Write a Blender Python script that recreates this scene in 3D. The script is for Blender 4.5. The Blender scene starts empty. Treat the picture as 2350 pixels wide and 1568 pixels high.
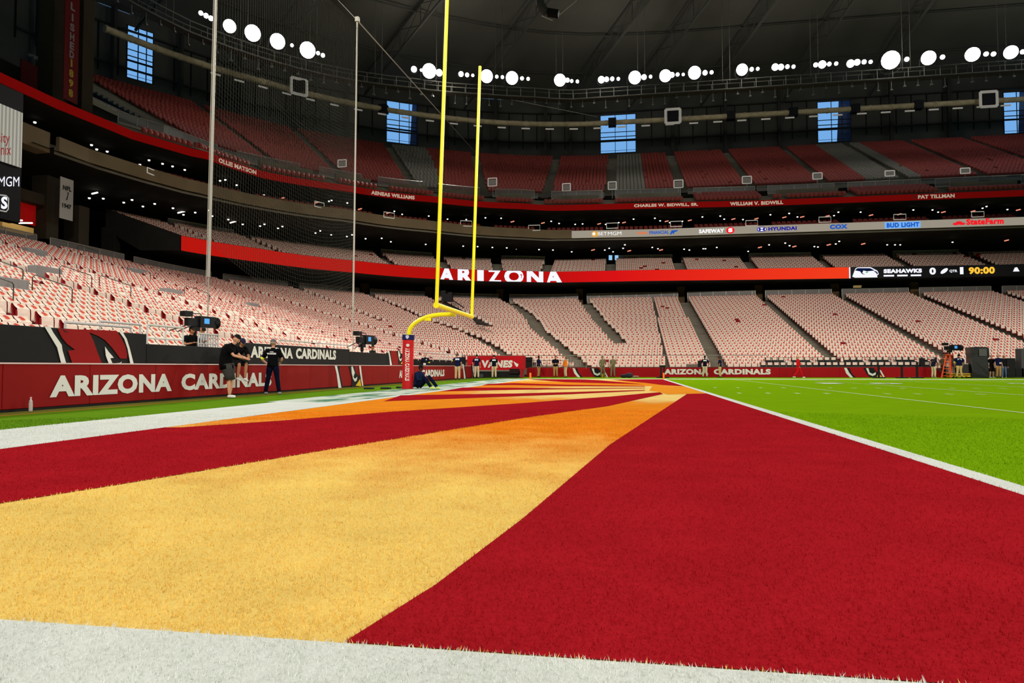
import bpy, bmesh, math, random
import numpy as np
from mathutils import Vector, Matrix
random.seed(7); RNG=np.random.default_rng(7)
scene=bpy.context.scene
C=scene.collection
# ------------------------------------------------------------------ camera
CAM=np.array([-2.88075,-2.07522,0.88522]); FPX=1551.75
def cam_axes(yaw=-0.1635757,pitch=0.037759,roll=-0.0014985):
    cy,sy=math.cos(yaw),math.sin(yaw);cp,sp=math.cos(pitch),math.sin(pitch)
    f=np.array([sy*cp,cy*cp,sp]);r=np.array([cy,-sy,0.]);u=np.cross(r,f)
    c,s=math.cos(roll),math.sin(roll)
    return np.array([c*r+s*u,-s*r+c*u,f])
AX=cam_axes()
cd=bpy.data.cameras.new('camera'); co=bpy.data.objects.new('camera',cd); C.objects.link(co)
cd.sensor_width=36; cd.lens=FPX/2350*36; cd.clip_start=.05; cd.clip_end=600
co.matrix_world=Matrix(((AX[0][0],AX[1][0],-AX[2][0],CAM[0]),(AX[0][1],AX[1][1],-AX[2][1],CAM[1]),(AX[0][2],AX[1][2],-AX[2][2],CAM[2]),(0,0,0,1)))
scene.camera=co
scene.view_settings.view_transform='Standard'; scene.view_settings.look='None'
scene.view_settings.exposure=0.0; scene.view_settings.gamma=1; scene.view_settings.use_curve_mapping=False
# ------------------------------------------------------------------ sky outside
w=bpy.data.worlds.new('world'); scene.world=w; w.use_nodes=True
w.node_tree.nodes['Background'].inputs[0].default_value=(0.22,0.50,0.92,1)
w.node_tree.nodes['Background'].inputs[1].default_value=0.9
# ------------------------------------------------------------------ floodlight beams (the lamps of the roof ring)
COLS=(1,.87,.76)
def beam(loc,target,power,deg,size=1.6,blend=.5,col=(1,.955,.89)):
    l=bpy.data.lights.new('floodlight_beam','SPOT'); l.energy=power; l.spot_size=math.radians(deg); l.spot_blend=blend
    l.shadow_soft_size=size; l.color=col
    o=bpy.data.objects.new('floodlight_beam',l); C.objects.link(o); o.location=loc
    o.rotation_euler=(Vector(target)-Vector(loc)).to_track_quat('-Z','Y').to_euler()
FIELD_P,STAND_P,LEFT_P=60000,88000,108000
for x in (-28,-5,20,45,70):
    beam((x,94,42),(x*.5,16,0),FIELD_P,62)
for x in (-30,-5,20,45,70):
    beam((x,-44,43),(x*.55,14,0),FIELD_P*.78,60)
for x in (-25,0,28,56):
    beam((x,-44,43),(x*.9,66,2.5),STAND_P,22,blend=.9,col=COLS)
for y in (-10,22,50):
    beam((98,y,43),(-19,y*.8+8,1.5),LEFT_P,19,blend=.9)
for y in (-5,30,58):
    beam((-52,y,42),(4,18,0),FIELD_P*.7,60)
beam((60,-30,43),(-34,62,5),STAND_P*.8,24,blend=.75,col=COLS)
beam((30,-44,43),(-30,40,4),STAND_P*.4,26,blend=.75)
# stray light of the ring lamps on the roof and the upper deck
for sp in ((-44,70,43.5),(-28,88,43.5),(-5,95,43.5),(14,95,43.5),(34,95,43.5),(54,95,43.5)):
    l=bpy.data.lights.new('floodlight_spill','POINT'); l.energy=1350; l.shadow_soft_size=1.5; l.color=(1,.95,.86)
    o=bpy.data.objects.new('floodlight_spill',l); C.objects.link(o); o.location=sp
# unseen beams on the opposite side, added to brighten the upper deck
for sp in ((-5,-40,46),(30,-40,46)):
    beam(sp,(sp[0],105,34),14500,20,blend=.8)

# ------------------------------------------------------------------ helpers
def ray(x,y): return AX.T@np.array([(x-1175)/FPX,(784-y)/FPX,1.])
def at(x,y,X=None,Y=None,Z=None):
    d=ray(x,y)
    t=(Z-CAM[2])/d[2] if Z is not None else ((X-CAM[0])/d[0] if X is not None else (Y-CAM[1])/d[1])
    return CAM+d*t
def pj(P):
    q=(np.atleast_2d(P)-CAM)@AX.T
    return 1175+FPX*q[:,0]/q[:,2],784-FPX*q[:,1]/q[:,2],q[:,2]
def lin(r,g,b): return tuple(((v/255)/12.92 if v/255<=.04045 else ((v/255+.055)/1.055)**2.4) for v in (r,g,b))
MATS={}
def M(name,rgb,rough=.7,metal=0,spec=.2,emit=None,es=1,var=0,scale=20,bump=0,bscale=200):
    if name in MATS: return MATS[name]
    m=bpy.data.materials.new(name); m.use_nodes=True; nt=m.node_tree; b=nt.nodes['Principled BSDF']
    c=lin(*rgb)+(1,)
    b.inputs['Base Color'].default_value=c; b.inputs['Roughness'].default_value=rough; b.inputs['Metallic'].default_value=metal
    b.inputs['Specular IOR Level'].default_value=spec
    if var:
        tc=nt.nodes.new('ShaderNodeTexCoord'); n=nt.nodes.new('ShaderNodeTexNoise'); n.inputs['Scale'].default_value=scale; n.inputs['Detail'].default_value=4
        r=nt.nodes.new('ShaderNodeValToRGB'); nt.links.new(tc.outputs['Object'],n.inputs['Vector']); nt.links.new(n.outputs['Fac'],r.inputs['Fac'])
        r.color_ramp.elements[0].position=.3; r.color_ramp.elements[1].position=.7
        r.color_ramp.elements[0].color=tuple(v*(1-var) for v in c[:3])+(1,); r.color_ramp.elements[1].color=tuple(min(1,v*(1+var)) for v in c[:3])+(1,)
        nt.links.new(r.outputs['Color'],b.inputs['Base Color'])
    if bump:
        tc=nt.nodes.new('ShaderNodeTexCoord'); n=nt.nodes.new('ShaderNodeTexNoise'); n.inputs['Scale'].default_value=bscale
        bp=nt.nodes.new('ShaderNodeBump'); bp.inputs['Strength'].default_value=bump; bp.inputs['Distance'].default_value=.01
        nt.links.new(tc.outputs['Object'],n.inputs['Vector']); nt.links.new(n.outputs['Fac'],bp.inputs['Height']); nt.links.new(bp.outputs['Normal'],b.inputs['Normal'])
    if emit:
        b.inputs['Emission Color'].default_value=lin(*emit)+(1,); b.inputs['Emission Strength'].default_value=es
    MATS[name]=m; return m
def tag(o,label=None,cat=None,group=None,kind=None):
    if label: o['label']=label
    if cat: o['category']=cat
    if group: o['group']=group
    if kind: o['kind']=kind
    return o
def link(name,me,parent=None):
    o=bpy.data.objects.new(name,me); C.objects.link(o)
    if parent: o.parent=parent
    return o
def empty(name,loc=(0,0,0),rz=0):
    o=bpy.data.objects.new(name,None); C.objects.link(o); o.location=loc; o.rotation_euler=(0,0,rz); o.empty_display_size=.1
    return o
class MB:
    def __init__(s): s.v=[];s.f=[];s.m=[];s.k=0
    def add(s,vs,fs,k=None):
        n=len(s.v); s.v+= [tuple(map(float,p)) for p in vs]
        s.f+= [tuple(n+i for i in f) for f in fs]; s.m+=[s.k if k is None else k]*len(fs); return s
    def box(s,c,d,rz=0,k=None,rot=None):
        R=rot or Matrix.Rotation(rz,3,'Z'); vs=[]
        for x in (-.5,.5):
            for y in (-.5,.5):
                for z in (-.5,.5): vs.append(Vector(c)+R@Vector((x*d[0],y*d[1],z*d[2])))
        return s.add(vs,[(0,1,3,2),(4,6,7,5),(0,4,5,1),(2,3,7,6),(0,2,6,4),(1,5,7,3)],k)
    def tube(s,pts,r,n=8,k=None,cap=True):
        pts=[Vector(map(float,p)) for p in pts]; rs=r if isinstance(r,(list,tuple)) else [r]*len(pts)
        vs=[];up=None
        for i,p in enumerate(pts):
            t=(pts[min(i+1,len(pts)-1)]-pts[max(i-1,0)]).normalized()
            if up is None: up=Vector((0,0,1)) if abs(t.z)<.9 else Vector((1,0,0))
            a=(up-t*up.dot(t)).normalized(); b=t.cross(a); up=a
            for j in range(n):
                q=2*math.pi*j/n; vs.append(p+(a*math.cos(q)+b*math.sin(q))*rs[i])
        fs=[]
        for i in range(len(pts)-1):
            for j in range(n):
                fs.append((i*n+j,i*n+(j+1)%n,(i+1)*n+(j+1)%n,(i+1)*n+j))
        if cap: fs.append(tuple(range(n))[::-1]); fs.append(tuple((len(pts)-1)*n+j for j in range(n)))
        return s.add(vs,fs,k)
    def quad(s,a,b,c,d,k=None): return s.add([a,b,c,d],[(0,1,2,3)],k)
    def poly(s,pts,k=None): return s.add(pts,[tuple(range(len(pts)))],k)
    def build(s,name,mats,parent=None,smooth=False,bevel=0):
        me=bpy.data.meshes.new(name); me.from_pydata(s.v,[],s.f)
        for m in (mats if isinstance(mats,(list,tuple)) else [mats]): me.materials.append(m)
        me.polygons.foreach_set('material_index',s.m)
        if smooth: me.polygons.foreach_set('use_smooth',[True]*len(s.f))
        me.update(); o=link(name,me,parent)
        if bevel:
            bv=o.modifiers.new('bevel','BEVEL'); bv.width=bevel; bv.segments=2
        return o
TXT={}
def text2d(s,bold=.03):
    if (s,bold) in TXT: return TXT[(s,bold)]
    cu=bpy.data.curves.new('t','FONT'); cu.body=s; cu.offset=bold; cu.resolution_u=3; cu.space_character=1+bold*1.6
    o=bpy.data.objects.new('t',cu); C.objects.link(o)
    dg=bpy.context.evaluated_depsgraph_get(); me=bpy.data.meshes.new_from_object(o.evaluated_get(dg))
    v=np.array([q.co[:2] for q in me.vertices]); f=[tuple(p.vertices) for p in me.polygons]
    bpy.data.objects.remove(o); bpy.data.meshes.remove(me)
    v=(v-v.min(0))/(v.max(0)-v.min(0)); TXT[(s,bold)]=(v,f); return v,f
def flat_text(mb,s,P0,P1,h,k=None,bold=.03,shear=0,off=(0,0,0),updir=(0,0,1)):
    """text from P0 (lower left) to P1 (lower right), height h"""
    v,f=text2d(s,bold); P0=np.array(P0,float)+off;P1=np.array(P1,float)+off;U=np.array(updir,float)
    mb.add([P0+(P1-P0)*(a+shear*b)+U*h*b for a,b in v],f,k)
# ------------------------------------------------------------------ plan of the bowl: rings around the corner centre
CX,CY=-12.,53.5
def rr(tab,s):
    xs=[t[0] for t in tab]; ys=[t[1] for t in tab]
    return float(np.interp(s,xs,ys))
def ringpt(s,r):
    if s<0: return np.array([CX-r,CY+s])
    if s>90: return np.array([CX+(s-90),CY+r])
    a=math.radians(s); return np.array([CX-r*math.cos(a),CY+r*math.sin(a)])
def rp(tab,s,dr=0,z=0):
    q=ringpt(s,rr(tab,s)+dr); return np.array([q[0],q[1],z])
def s_px(tab,z,px,dr=0,lo=-60,hi=220):
    for _ in range(50):
        m=(lo+hi)/2; x=pj(rp(tab,m,dr,z))[0][0]
        q=pj(rp(tab,m,dr,z))[2][0]
        if q<1 and m<90: x=-1e9
        if x<px: lo=m
        else: hi=m
    return (lo+hi)/2
T_LOWF=[(-60,4.0),(240,4.0)]
T_LOWB=[(-60,32.5),(0,32.5),(30,31.4),(60,31.8),(90,33.5),(240,34)]
T_LOGE=[(-20,30.6),(0,30.4),(15,28),(38,26.2),(60,26.5),(83,27.6),(92,29.0),(102,29.3),(116,30.5),(140,32),(240,32.3)]
T_CLUB=[(-60,32.8),(-9,32.4),(-4,31.4),(2,29.7),(15,27.7),(34,24.8),(58,24.8),(83,27.4),(91,29),(102,29.8),(240,30.5)]
T_UP=[(-60,32.5),(-12,32.5),(-5,31.8),(2,29),(16,28.2),(34,25.2),(58,24.2),(83,25.8),(92,27.4),(102,28.0),(115,29),(240,29.2)]
T_UPSF=[(-60,40),(20,38),(45,38),(83,39),(93,40.4),(240,40.4)]
T_UPSB=[(-60,61),(19,60.5),(28,58.4),(40,58.4),(55,59),(68,59.6),(83,62),(95,63.8),(240,64.5)]
T_WALL=[(-60,65),(19,64),(28,62.5),(55,62.5),(68,63.5),(83,65.5),(95,67),(240,67.6)]
T_DUCT=[(-60,56),(16,55),(38,53.3),(53,53.7),(67,54.6),(83,56.6),(93,58),(110,58.3),(240,59)]
T_LITE=[(-60,44),(21,43.4),(43,41.8),(60,40.2),(75,40.2),(85,41.2),(92,42.8),(240,43)]
def srange(a,b,straight=4.,arc=3.):
    out=[a]
    while out[-1]<b-1e-6:
        c=out[-1]; st=arc if -1e-6<=c<90 else straight; n=c+st
        for lim in (0,90):
            if c<lim-1e-6<n: n=lim
        out.append(min(n,b))
    return out
def srt(tab,s0,s1,straight=4.,arc=3.):
    return sorted(set([round(v,5) for v in srange(s0,s1,straight,arc)]+[float(t[0]) for t in tab if s0<t[0]<s1]))
def strip(mb,A,B,k=None,flip=False):
    """quad strip between two point lists"""
    n=len(A); mb.add(list(A)+list(B),[((i,i+1,n+i+1,n+i) if not flip else (i,n+i,n+i+1,i+1)) for i in range(n-1)],k)
def ring_band(mb,tab,s0,s1,z0,z1,dr0=0,dr1=None,k=None,tab1=None):
    ss=srt(tab,s0,s1); dr1=dr0 if dr1 is None else dr1
    strip(mb,[rp(tab,s,dr0,z0) for s in ss],[rp(tab1 or tab,s,dr1,z1) for s in ss],k)
def ring_solid(mb,tab,s0,s1,z0,z1,dr0,dr1,k=None):
    ss=srt(tab,s0,s1)
    a=[rp(tab,s,dr0,z0) for s in ss];b=[rp(tab,s,dr0,z1) for s in ss];c=[rp(tab,s,dr1,z1) for s in ss];d=[rp(tab,s,dr1,z0) for s in ss]
    strip(mb,a,b,k);strip(mb,b,c,k);strip(mb,c,d,k);strip(mb,d,a,k)
    mb.quad(a[0],b[0],c[0],d[0],k); mb.quad(a[-1],d[-1],c[-1],b[-1],k)
def ring_text(mb,tab,dr,z,h,s0,s1,txt,k=None,bold=.03):
    v,f=text2d(txt,bold)
    mb.add([rp(tab,s0+(s1-s0)*a,dr,z+h*b) for a,b in v],f,k)
# ------------------------------------------------------------------ ground and paint
E0,SW=9.534,46.787
def turf_mat(name,stops,noise=.16,mix=None,gain=1.,centre=(-1.0,22.5)):
    """fibres of painted grass: stops = list of (distance from the sun centre, rgb)"""
    m=bpy.data.materials.new(name); m.use_nodes=True; nt=m.node_tree; L=nt.links; b=nt.nodes['Principled BSDF']
    b.inputs['Roughness'].default_value=1; b.inputs['Specular IOR Level'].default_value=.0
    g=nt.nodes.new('ShaderNodeNewGeometry')
    n1=nt.nodes.new('ShaderNodeTexNoise'); n1.inputs['Scale'].default_value=90; n1.inputs['Detail'].default_value=3; n1.inputs['Roughness'].default_value=.7
    n2=nt.nodes.new('ShaderNodeTexNoise'); n2.inputs['Scale'].default_value=1.6; n2.inputs['Detail'].default_value=5
    for n in (n1,n2): L.new(g.outputs['Position'],n.inputs['Vector'])
    if len(stops)>1:
        sub=nt.nodes.new('ShaderNodeVectorMath'); sub.operation='DISTANCE'; sub.inputs[1].default_value=(centre[0],centre[1],0)
        L.new(g.outputs['Position'],sub.inputs[0])
        mad=nt.nodes.new('ShaderNodeMath'); mad.operation='MULTIPLY_ADD'; mad.inputs[1].default_value=5.0
        L.new(n2.outputs['Fac'],mad.inputs[0]); L.new(sub.outputs['Value'],mad.inputs[2])
        mp=nt.nodes.new('ShaderNodeMapRange'); mp.inputs['From Min'].default_value=2.5; mp.inputs['From Max'].default_value=32.5
        L.new(mad.outputs[0],mp.inputs['Value'])
        rmp=nt.nodes.new('ShaderNodeValToRGB'); cr=rmp.color_ramp
        while len(cr.elements)<len(stops): cr.elements.new(.5)
        for e,(d,c) in zip(cr.elements,stops): e.position=d/30; e.color=lin(*c)+(1,)
        L.new(mp.outputs[0],rmp.inputs['Fac']); base=rmp.outputs['Color']
    else:
        rgb=nt.nodes.new('ShaderNodeRGB'); rgb.outputs[0].default_value=lin(*stops[0][1])+(1,); base=rgb.outputs[0]
    if mix:
        n3=nt.nodes.new('ShaderNodeTexNoise'); n3.inputs['Scale'].default_value=mix[2]; n3.inputs['Detail'].default_value=6
        mpn=nt.nodes.new('ShaderNodeMapping'); mpn.inputs['Scale'].default_value=mix[3]; L.new(g.outputs['Position'],mpn.inputs[0]); L.new(mpn.outputs[0],n3.inputs['Vector'])
        r3=nt.nodes.new('ShaderNodeValToRGB'); r3.color_ramp.elements[0].position=mix[1]; r3.color_ramp.elements[1].position=mix[1]+.12
        L.new(n3.outputs['Fac'],r3.inputs['Fac'])
        mm=nt.nodes.new('ShaderNodeMix'); mm.data_type='RGBA'; mm.inputs[7].default_value=lin(*mix[0])+(1,)
        L.new(r3.outputs['Color'],mm.inputs[0]); L.new(base,mm.inputs[6]); base=mm.outputs[2]
    ad=nt.nodes.new('ShaderNodeMath'); ad.operation='ADD'; L.new(n1.outputs['Fac'],ad.inputs[0])
    ml=nt.nodes.new('ShaderNodeMath'); ml.operation='MULTIPLY'; ml.inputs[1].default_value=.6; L.new(n2.outputs['Fac'],ml.inputs[0]); L.new(ml.outputs[0],ad.inputs[1])
    r=nt.nodes.new('ShaderNodeMapRange'); r.inputs['From Min'].default_value=.5; r.inputs['From Max'].default_value=1.1; r.inputs["To Min"].default_value=gain*(1-noise*1.6); r.inputs["To Max"].default_value=gain*(1+noise)
    L.new(ad.outputs[0],r.inputs['Value'])
    vm=nt.nodes.new('ShaderNodeVectorMath'); vm.operation='SCALE'; L.new(base,vm.inputs[0]); L.new(r.outputs[0],vm.inputs['Scale'])
    L.new(vm.outputs[0],b.inputs['Base Color'])
    bp=nt.nodes.new('ShaderNodeBump'); bp.inputs['Strength'].default_value=.5; bp.inputs['Distance'].default_value=.01
    L.new(n1.outputs['Fac'],bp.inputs['Height']); L.new(bp.outputs[0],b.inputs['Normal'])
    MATS[name]=m; return m
def turf_set(sfx,gain):
    T=lambda n,*a,**k: turf_mat(n+sfx,*a,gain=gain,**k)
    return [T('grass_green',[(0,(122,165,14))],.10),T('grass_deep_green',[(0,(98,140,28))],.12),T('grass_edge',[(0,(120,120,52))],.15),T('grass_white_paint',[(0,(222,226,218))],.10),T('grass_sun_paint',[(0,(245,208,118)),(6.0,(245,212,130)),(8,(236,140,36)),(15.5,(236,140,34)),(20.5,(240,206,112)),(30,(240,205,112))],.14),T('grass_red_paint',[(0,(168,27,36))],.16),T('grass_white_stained',[(0,(205,215,200))],.10,mix=((95,140,112),.47,1.2,(.9,.55,1))),T('grass_orange_paint',[(0,(238,150,44))],.12),T('grass_line_paint',[(0,(205,222,160))],.05)]
GM=turf_set('',.80); GMF=turf_set('_fibre',1.0); WHITEP=GM[3]  # flat ground toned down to imitate self-shading between the fibres
mb=MB()
def gp(pts,z,k): mb.poly([(x,y,z) for x,y in pts],k)
def rect(x0,y0,x1,y1,z,k): gp([(x0,y0),(x1,y0),(x1,y1),(x0,y1)],z,k)
rect(-70,-40,130,120,0,0)
rect(-14.9,-30,-11.3,53,.002,1)  # deeper green grass strip along the left wall
rect(-14.95,-30,-14.1,53,.004,2)
rect(-14.15,-30,-14.08,40,.005,7)
rect(-11.6,-2,-E0,14,.006,3); rect(-11.9,14,-E0,48.5,.006,6); rect(-E0-.35,13,-E0,48.5,.007,3)
rect(-12,-1.9,60,0,.006,3)
rect(-E0,0,0,SW,.004,4)
def px0(*P): return [tuple(at(x,y,Z=0)[:2]) for x,y in P]
RAYS=[]
RAYS.append(px0((790,1479),(1000,1346),(1200,1193),(1400,1022),(1575,906))+[(-.89,20.45),(-.2,21.0),(-.2,0)])
RAYS.append([(-E0,1.0)]+px0((0,1158),(300,1110),(800,1026),(900,1010),(1198,961),(1395,933),(1522,905),(1515,901),(1480,903.5),(1400,911),(1300,918.1),(1200,926),(900,946),(640,967),(420,982))+[(-E0,6.9),(-E0,1.0)])
RAYS.append(px0((880,922),(900,921),(1180,910.5),(1300,905.9),(1480,897.2),(1480,895.6),(1300,900.8),(1180,903.8),(920,908)))
RAYS.append(px0((1010,899),(1180,895.4),(1300,893.9),(1480,891.6),(1480,890.4),(1300,891.8),(1180,890.4),(1062,890)))
RAYS.append(px0((1105,885),(1180,884.2),(1300,886.6),(1480,887.7),(1480,886.3),(1300,883.6),(1180,879.8),(1120,881.5)))
RAYS.append([(-E0,SW-.05)]+px0((1222,871.8),(1250,874),(1300,877.8),(1400,880.5),(1478,882.6),(1450,880),(1380,873.5),(1340,871.4)))
RAYS.append([(-.2,SW-.1)]+px0((1400,871.6),(1480,879.2),(1520,884),(1572,887.3)))
for i,p in enumerate(RAYS): gp(p,.008,5)
# orange core where the rays meet
gp(px0((1498,886),(1572,887.4))+[(-.2,25.5),(-.2,21.3)]+px0((1575,905),(1532,906),(1516,901),(1490,897)),.0078,7)
rect(-.2,0,.0,SW,.009,3)
rect(-9.53,SW,60,SW+1.8,.006,3)
for i,X in enumerate([4.572,9.144,13.716,18.288,22.86]): rect(X-.05,0,X+.05,SW,.006,8)
for i in range(1,60):
    X=i*.9144
    if i%5:
        for Y in (21.15,27.2,45.4): rect(X-.06,Y,X+.06,Y+.6,.006,8)
floor=mb.build('floor',GM); tag(floor,kind='structure')
# painted yard number
nb=MB()
for ch,x0,x1 in (('1',7.2,8.2),('0',9.7,11.2),('2',16.4,17.4),('0',18.9,20.4)):
    v,f=text2d(ch,.05); nb.add([(x1-(x1-x0)*(1-a),34.6+1.9*b,.012) for a,b in v],f)
o=nb.build('yard_number',WHITEP,floor)
def inpoly(P,poly):
    x,y=P[:,0],P[:,1]; c=np.zeros(len(P),bool); n=len(poly)
    for i in range(n):
        x1,y1=poly[i];x2,y2=poly[i-1]
        if y1==y2: continue
        cond=((y1>y)!=(y2>y))&(x<(x2-x1)*(y-y1)/(y2-y1)+x1); c^=cond
    return c
# individual fibres close to the viewer
N=330000
rad=1.15+13*RNG.random(N)**1.45; ang=np.radians(-56+100*RNG.random(N))
P=np.stack([CAM[0]+rad*np.sin(ang),CAM[1]+rad*np.cos(ang)],1)
mi=np.zeros(N,int); 
inz=(P[:,0]>-E0)&(P[:,0]<-.2)&(P[:,1]>0); mi[:]=0
mi[inz]=4
for r_ in RAYS[:2]: mi[inpoly(P,r_)&inz]=5
mi[((P[:,0]>=-.2)&(P[:,0]<0)&(P[:,1]>-1.9))|((P[:,1]<=0)&(P[:,1]>-1.9)&(P[:,0]<6))|((P[:,0]<=-E0)&(P[:,0]>-11.6)&(P[:,1]>-2))]=3
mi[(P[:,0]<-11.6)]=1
h=.012+.013*RNG.random(N); a=RNG.random(N)*2*math.pi; wd=.0016+.0012*rad/4; ln=RNG.normal(0,.006,(N,2))
V=np.zeros((N,3,3)); V[:,0,:2]=P-np.stack([np.cos(a)*wd,np.sin(a)*wd],1); V[:,1,:2]=P+np.stack([np.cos(a)*wd,np.sin(a)*wd],1)
V[:,2,:2]=P+ln; V[:,2,2]=h; V[:,:2,2]=.002
def np_mesh(name,V,F,mi=None,mats=(),smooth=False):
    me=bpy.data.meshes.new(name); nv=len(V); nf,k=F.shape
    me.vertices.add(nv); me.vertices.foreach_set('co',V.astype(np.float32).ravel())
    me.loops.add(nf*k); me.loops.foreach_set('vertex_index',F.astype(np.int32).ravel())
    me.polygons.add(nf); me.polygons.foreach_set('loop_start',(np.arange(nf)*k).astype(np.int32))
    for m in mats: me.materials.append(m)
    if mi is not None: me.polygons.foreach_set('material_index',mi.astype(np.int32))
    me.update(calc_edges=True); return me
me=np_mesh('turf_fibres',V.reshape(-1,3),np.arange(N*3).reshape(-1,3),mi,GMF)
tag(link('turf_fibres',me),'short painted turf fibres covering the ground nearest the viewer','grass',kind='stuff')

# ------------------------------------------------------------------ concrete of the bowl
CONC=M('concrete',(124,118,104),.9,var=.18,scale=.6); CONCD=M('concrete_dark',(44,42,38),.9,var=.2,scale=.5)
CONCB=M('concrete_beige',(128,112,86),.85,var=.15,scale=.4); BLACK=M('black_paint',(14,14,14),.6); STEEL=M('galvanised_steel',(150,182,148),.45,.5)
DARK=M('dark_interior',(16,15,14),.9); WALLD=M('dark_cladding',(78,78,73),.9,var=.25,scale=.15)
def terrace(name,tf,tb,s0,s1,rows,z0,rise,dr0=0,mat=CONC,zb=None):
    m_=MB(); ss=srange(s0,s1); nr=rows
    for i in range(rows):
        t0=i/nr;t1=(i+1)/nr; z=z0+rise*i
        def P_(s,t,z): r=rr(tf,s)+dr0; r=r+(rr(tb,s)-r)*t; q=ringpt(s,r); return (q[0],q[1],z)
        strip(m_,[P_(s,t0,z-rise if i else (z0-.5 if zb is None else zb)) for s in ss],[P_(s,t0,z) for s in ss])
        strip(m_,[P_(s,t0,z) for s in ss],[P_(s,t1,z) for s in ss])
    return tag(m_.build(name,mat),kind='structure')
LROWS,LRISE,LZ0=33,.27,.40
terrace('lower_bowl_terrace',T_LOWF,T_LOWB,-62,182,LROWS,LZ0,LRISE,zb=0)
GROWS,GRISE,GZ0=9,.33,12.05
T_LOGB=[(a,b+7.6) for a,b in T_LOGE]
terrace('loge_terrace',T_LOGE,T_LOGB,-.5,182,GROWS,GZ0,GRISE,dr0=.15,mat=CONC)
UROWS,URISE,UZ0=28,.44,25.5
terrace('upper_deck_terrace',T_UPSF,T_UPSB,11,182,UROWS,UZ0,URISE)
T_UPF5=[(a,b+4.2) for a,b in T_UP]
terrace('upper_deck_front_terrace',T_UP,T_UPF5,-30,182,4,20.95,.42,dr0=.2)
T_CL3=[(a,b+2.6) for a,b in T_CLUB]
terrace('club_terrace',T_CLUB,T_CL3,-12,182,3,17.3,.38,dr0=.2)
# slabs, soffits, back walls
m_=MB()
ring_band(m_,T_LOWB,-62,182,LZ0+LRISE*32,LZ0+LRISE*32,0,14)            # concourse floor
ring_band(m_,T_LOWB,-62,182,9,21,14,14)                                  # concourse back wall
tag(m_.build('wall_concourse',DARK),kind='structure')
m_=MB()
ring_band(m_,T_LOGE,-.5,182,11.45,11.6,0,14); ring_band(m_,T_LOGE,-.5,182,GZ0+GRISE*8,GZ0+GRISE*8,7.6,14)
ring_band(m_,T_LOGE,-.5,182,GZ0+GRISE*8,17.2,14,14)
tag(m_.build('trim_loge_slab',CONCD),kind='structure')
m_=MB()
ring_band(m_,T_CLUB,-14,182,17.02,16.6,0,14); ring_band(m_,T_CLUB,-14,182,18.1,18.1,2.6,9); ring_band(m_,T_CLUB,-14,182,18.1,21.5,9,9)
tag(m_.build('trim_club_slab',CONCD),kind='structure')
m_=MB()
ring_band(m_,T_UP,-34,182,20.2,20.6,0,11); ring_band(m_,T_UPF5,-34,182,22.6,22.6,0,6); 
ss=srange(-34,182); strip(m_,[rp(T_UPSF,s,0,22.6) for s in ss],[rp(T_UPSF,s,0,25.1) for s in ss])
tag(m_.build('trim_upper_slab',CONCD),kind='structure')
# fascias
m_=MB(); ring_solid(m_,T_CLUB,-11.8,s_px(T_CLUB,17.5,1312),17.07,18.15,-.05,.25)
s9=s_px(T_CLUB,17.5,1312); ring_solid(m_,T_CLUB,s9,182,17.07,18.0,.02,.25)
m_.box((-45.2,39.9,17.5),(1.2,2.4,1.5))
tag(m_.build('trim_club_fascia',CONCB),kind='structure')
# end walls of decks at left
m_=MB()
q=[rp(T_LOGE,-.5,0,11.45),rp(T_LOGE,-.5,0,12.9),rp(T_LOGE,-.5,7.6,15.6),rp(T_LOGE,-.5,7.6,13.6),rp(T_LOGE,-.5,4,11.6)]; m_.poly(q)
tag(m_.build('wall_loge_end',CONCD),kind='structure')
# outer wall with its window openings
WINPX=[(291,351,66,186),(887,957,235,330),(1378,1459,263,351),(1876,1952,232,326),(2303,2375,210,306)]
def ring_hit(tab,px,py):
    d=ray(px,py); lo,hi=5.,260.
    def f(t):
        P=CAM+d*t
        if P[0]>=CX: r=P[1]-CY; s=90+P[0]-CX
        elif P[1]<CY: r=CX-P[0]; s=P[1]-CY
        else: r=math.hypot(P[0]-CX,P[1]-CY); s=math.degrees(math.atan2(P[1]-CY,CX-P[0]))
        return r-rr(tab,s),s,P
    for _ in range(60):
        mid=(lo+hi)/2
        if f(mid)[0]<0: lo=mid
        else: hi=mid
    _,s,P=f((lo+hi)/2); return s,P
WINS=[]
for x0,x1,y0,y1 in WINPX:
    s0,P0=ring_hit(T_WALL,x0,(y0+y1)/2); s1,P1=ring_hit(T_WALL,x1,(y0+y1)/2)
    zt=ring_hit(T_WALL,(x0+x1)/2,y0)[1][2]; zb=ring_hit(T_WALL,(x0+x1)/2,y1)[1][2]; WINS.append((s0,s1,zb,zt))
ZT=49.5
m_=MB(); cuts=sorted(set([round(v,4) for v in srange(-50,186)]+[round(v,4) for q in WINS for v in q[:2]]))
for a,b in zip(cuts,cuts[1:]):
    mid=(a+b)/2; win=[q for q in WINS if q[0]-1e-3<mid<q[1]+1e-3]
    spans=[(2,win[0][2]),(win[0][3],ZT)] if win else [(2,ZT)]
    for z0,z1 in spans: m_.quad(rp(T_WALL,a,0,z0),rp(T_WALL,b,0,z0),rp(T_WALL,b,0,z1),rp(T_WALL,a,0,z1))
tag(m_.build('wall_outer',WALLD),kind='structure')
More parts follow.
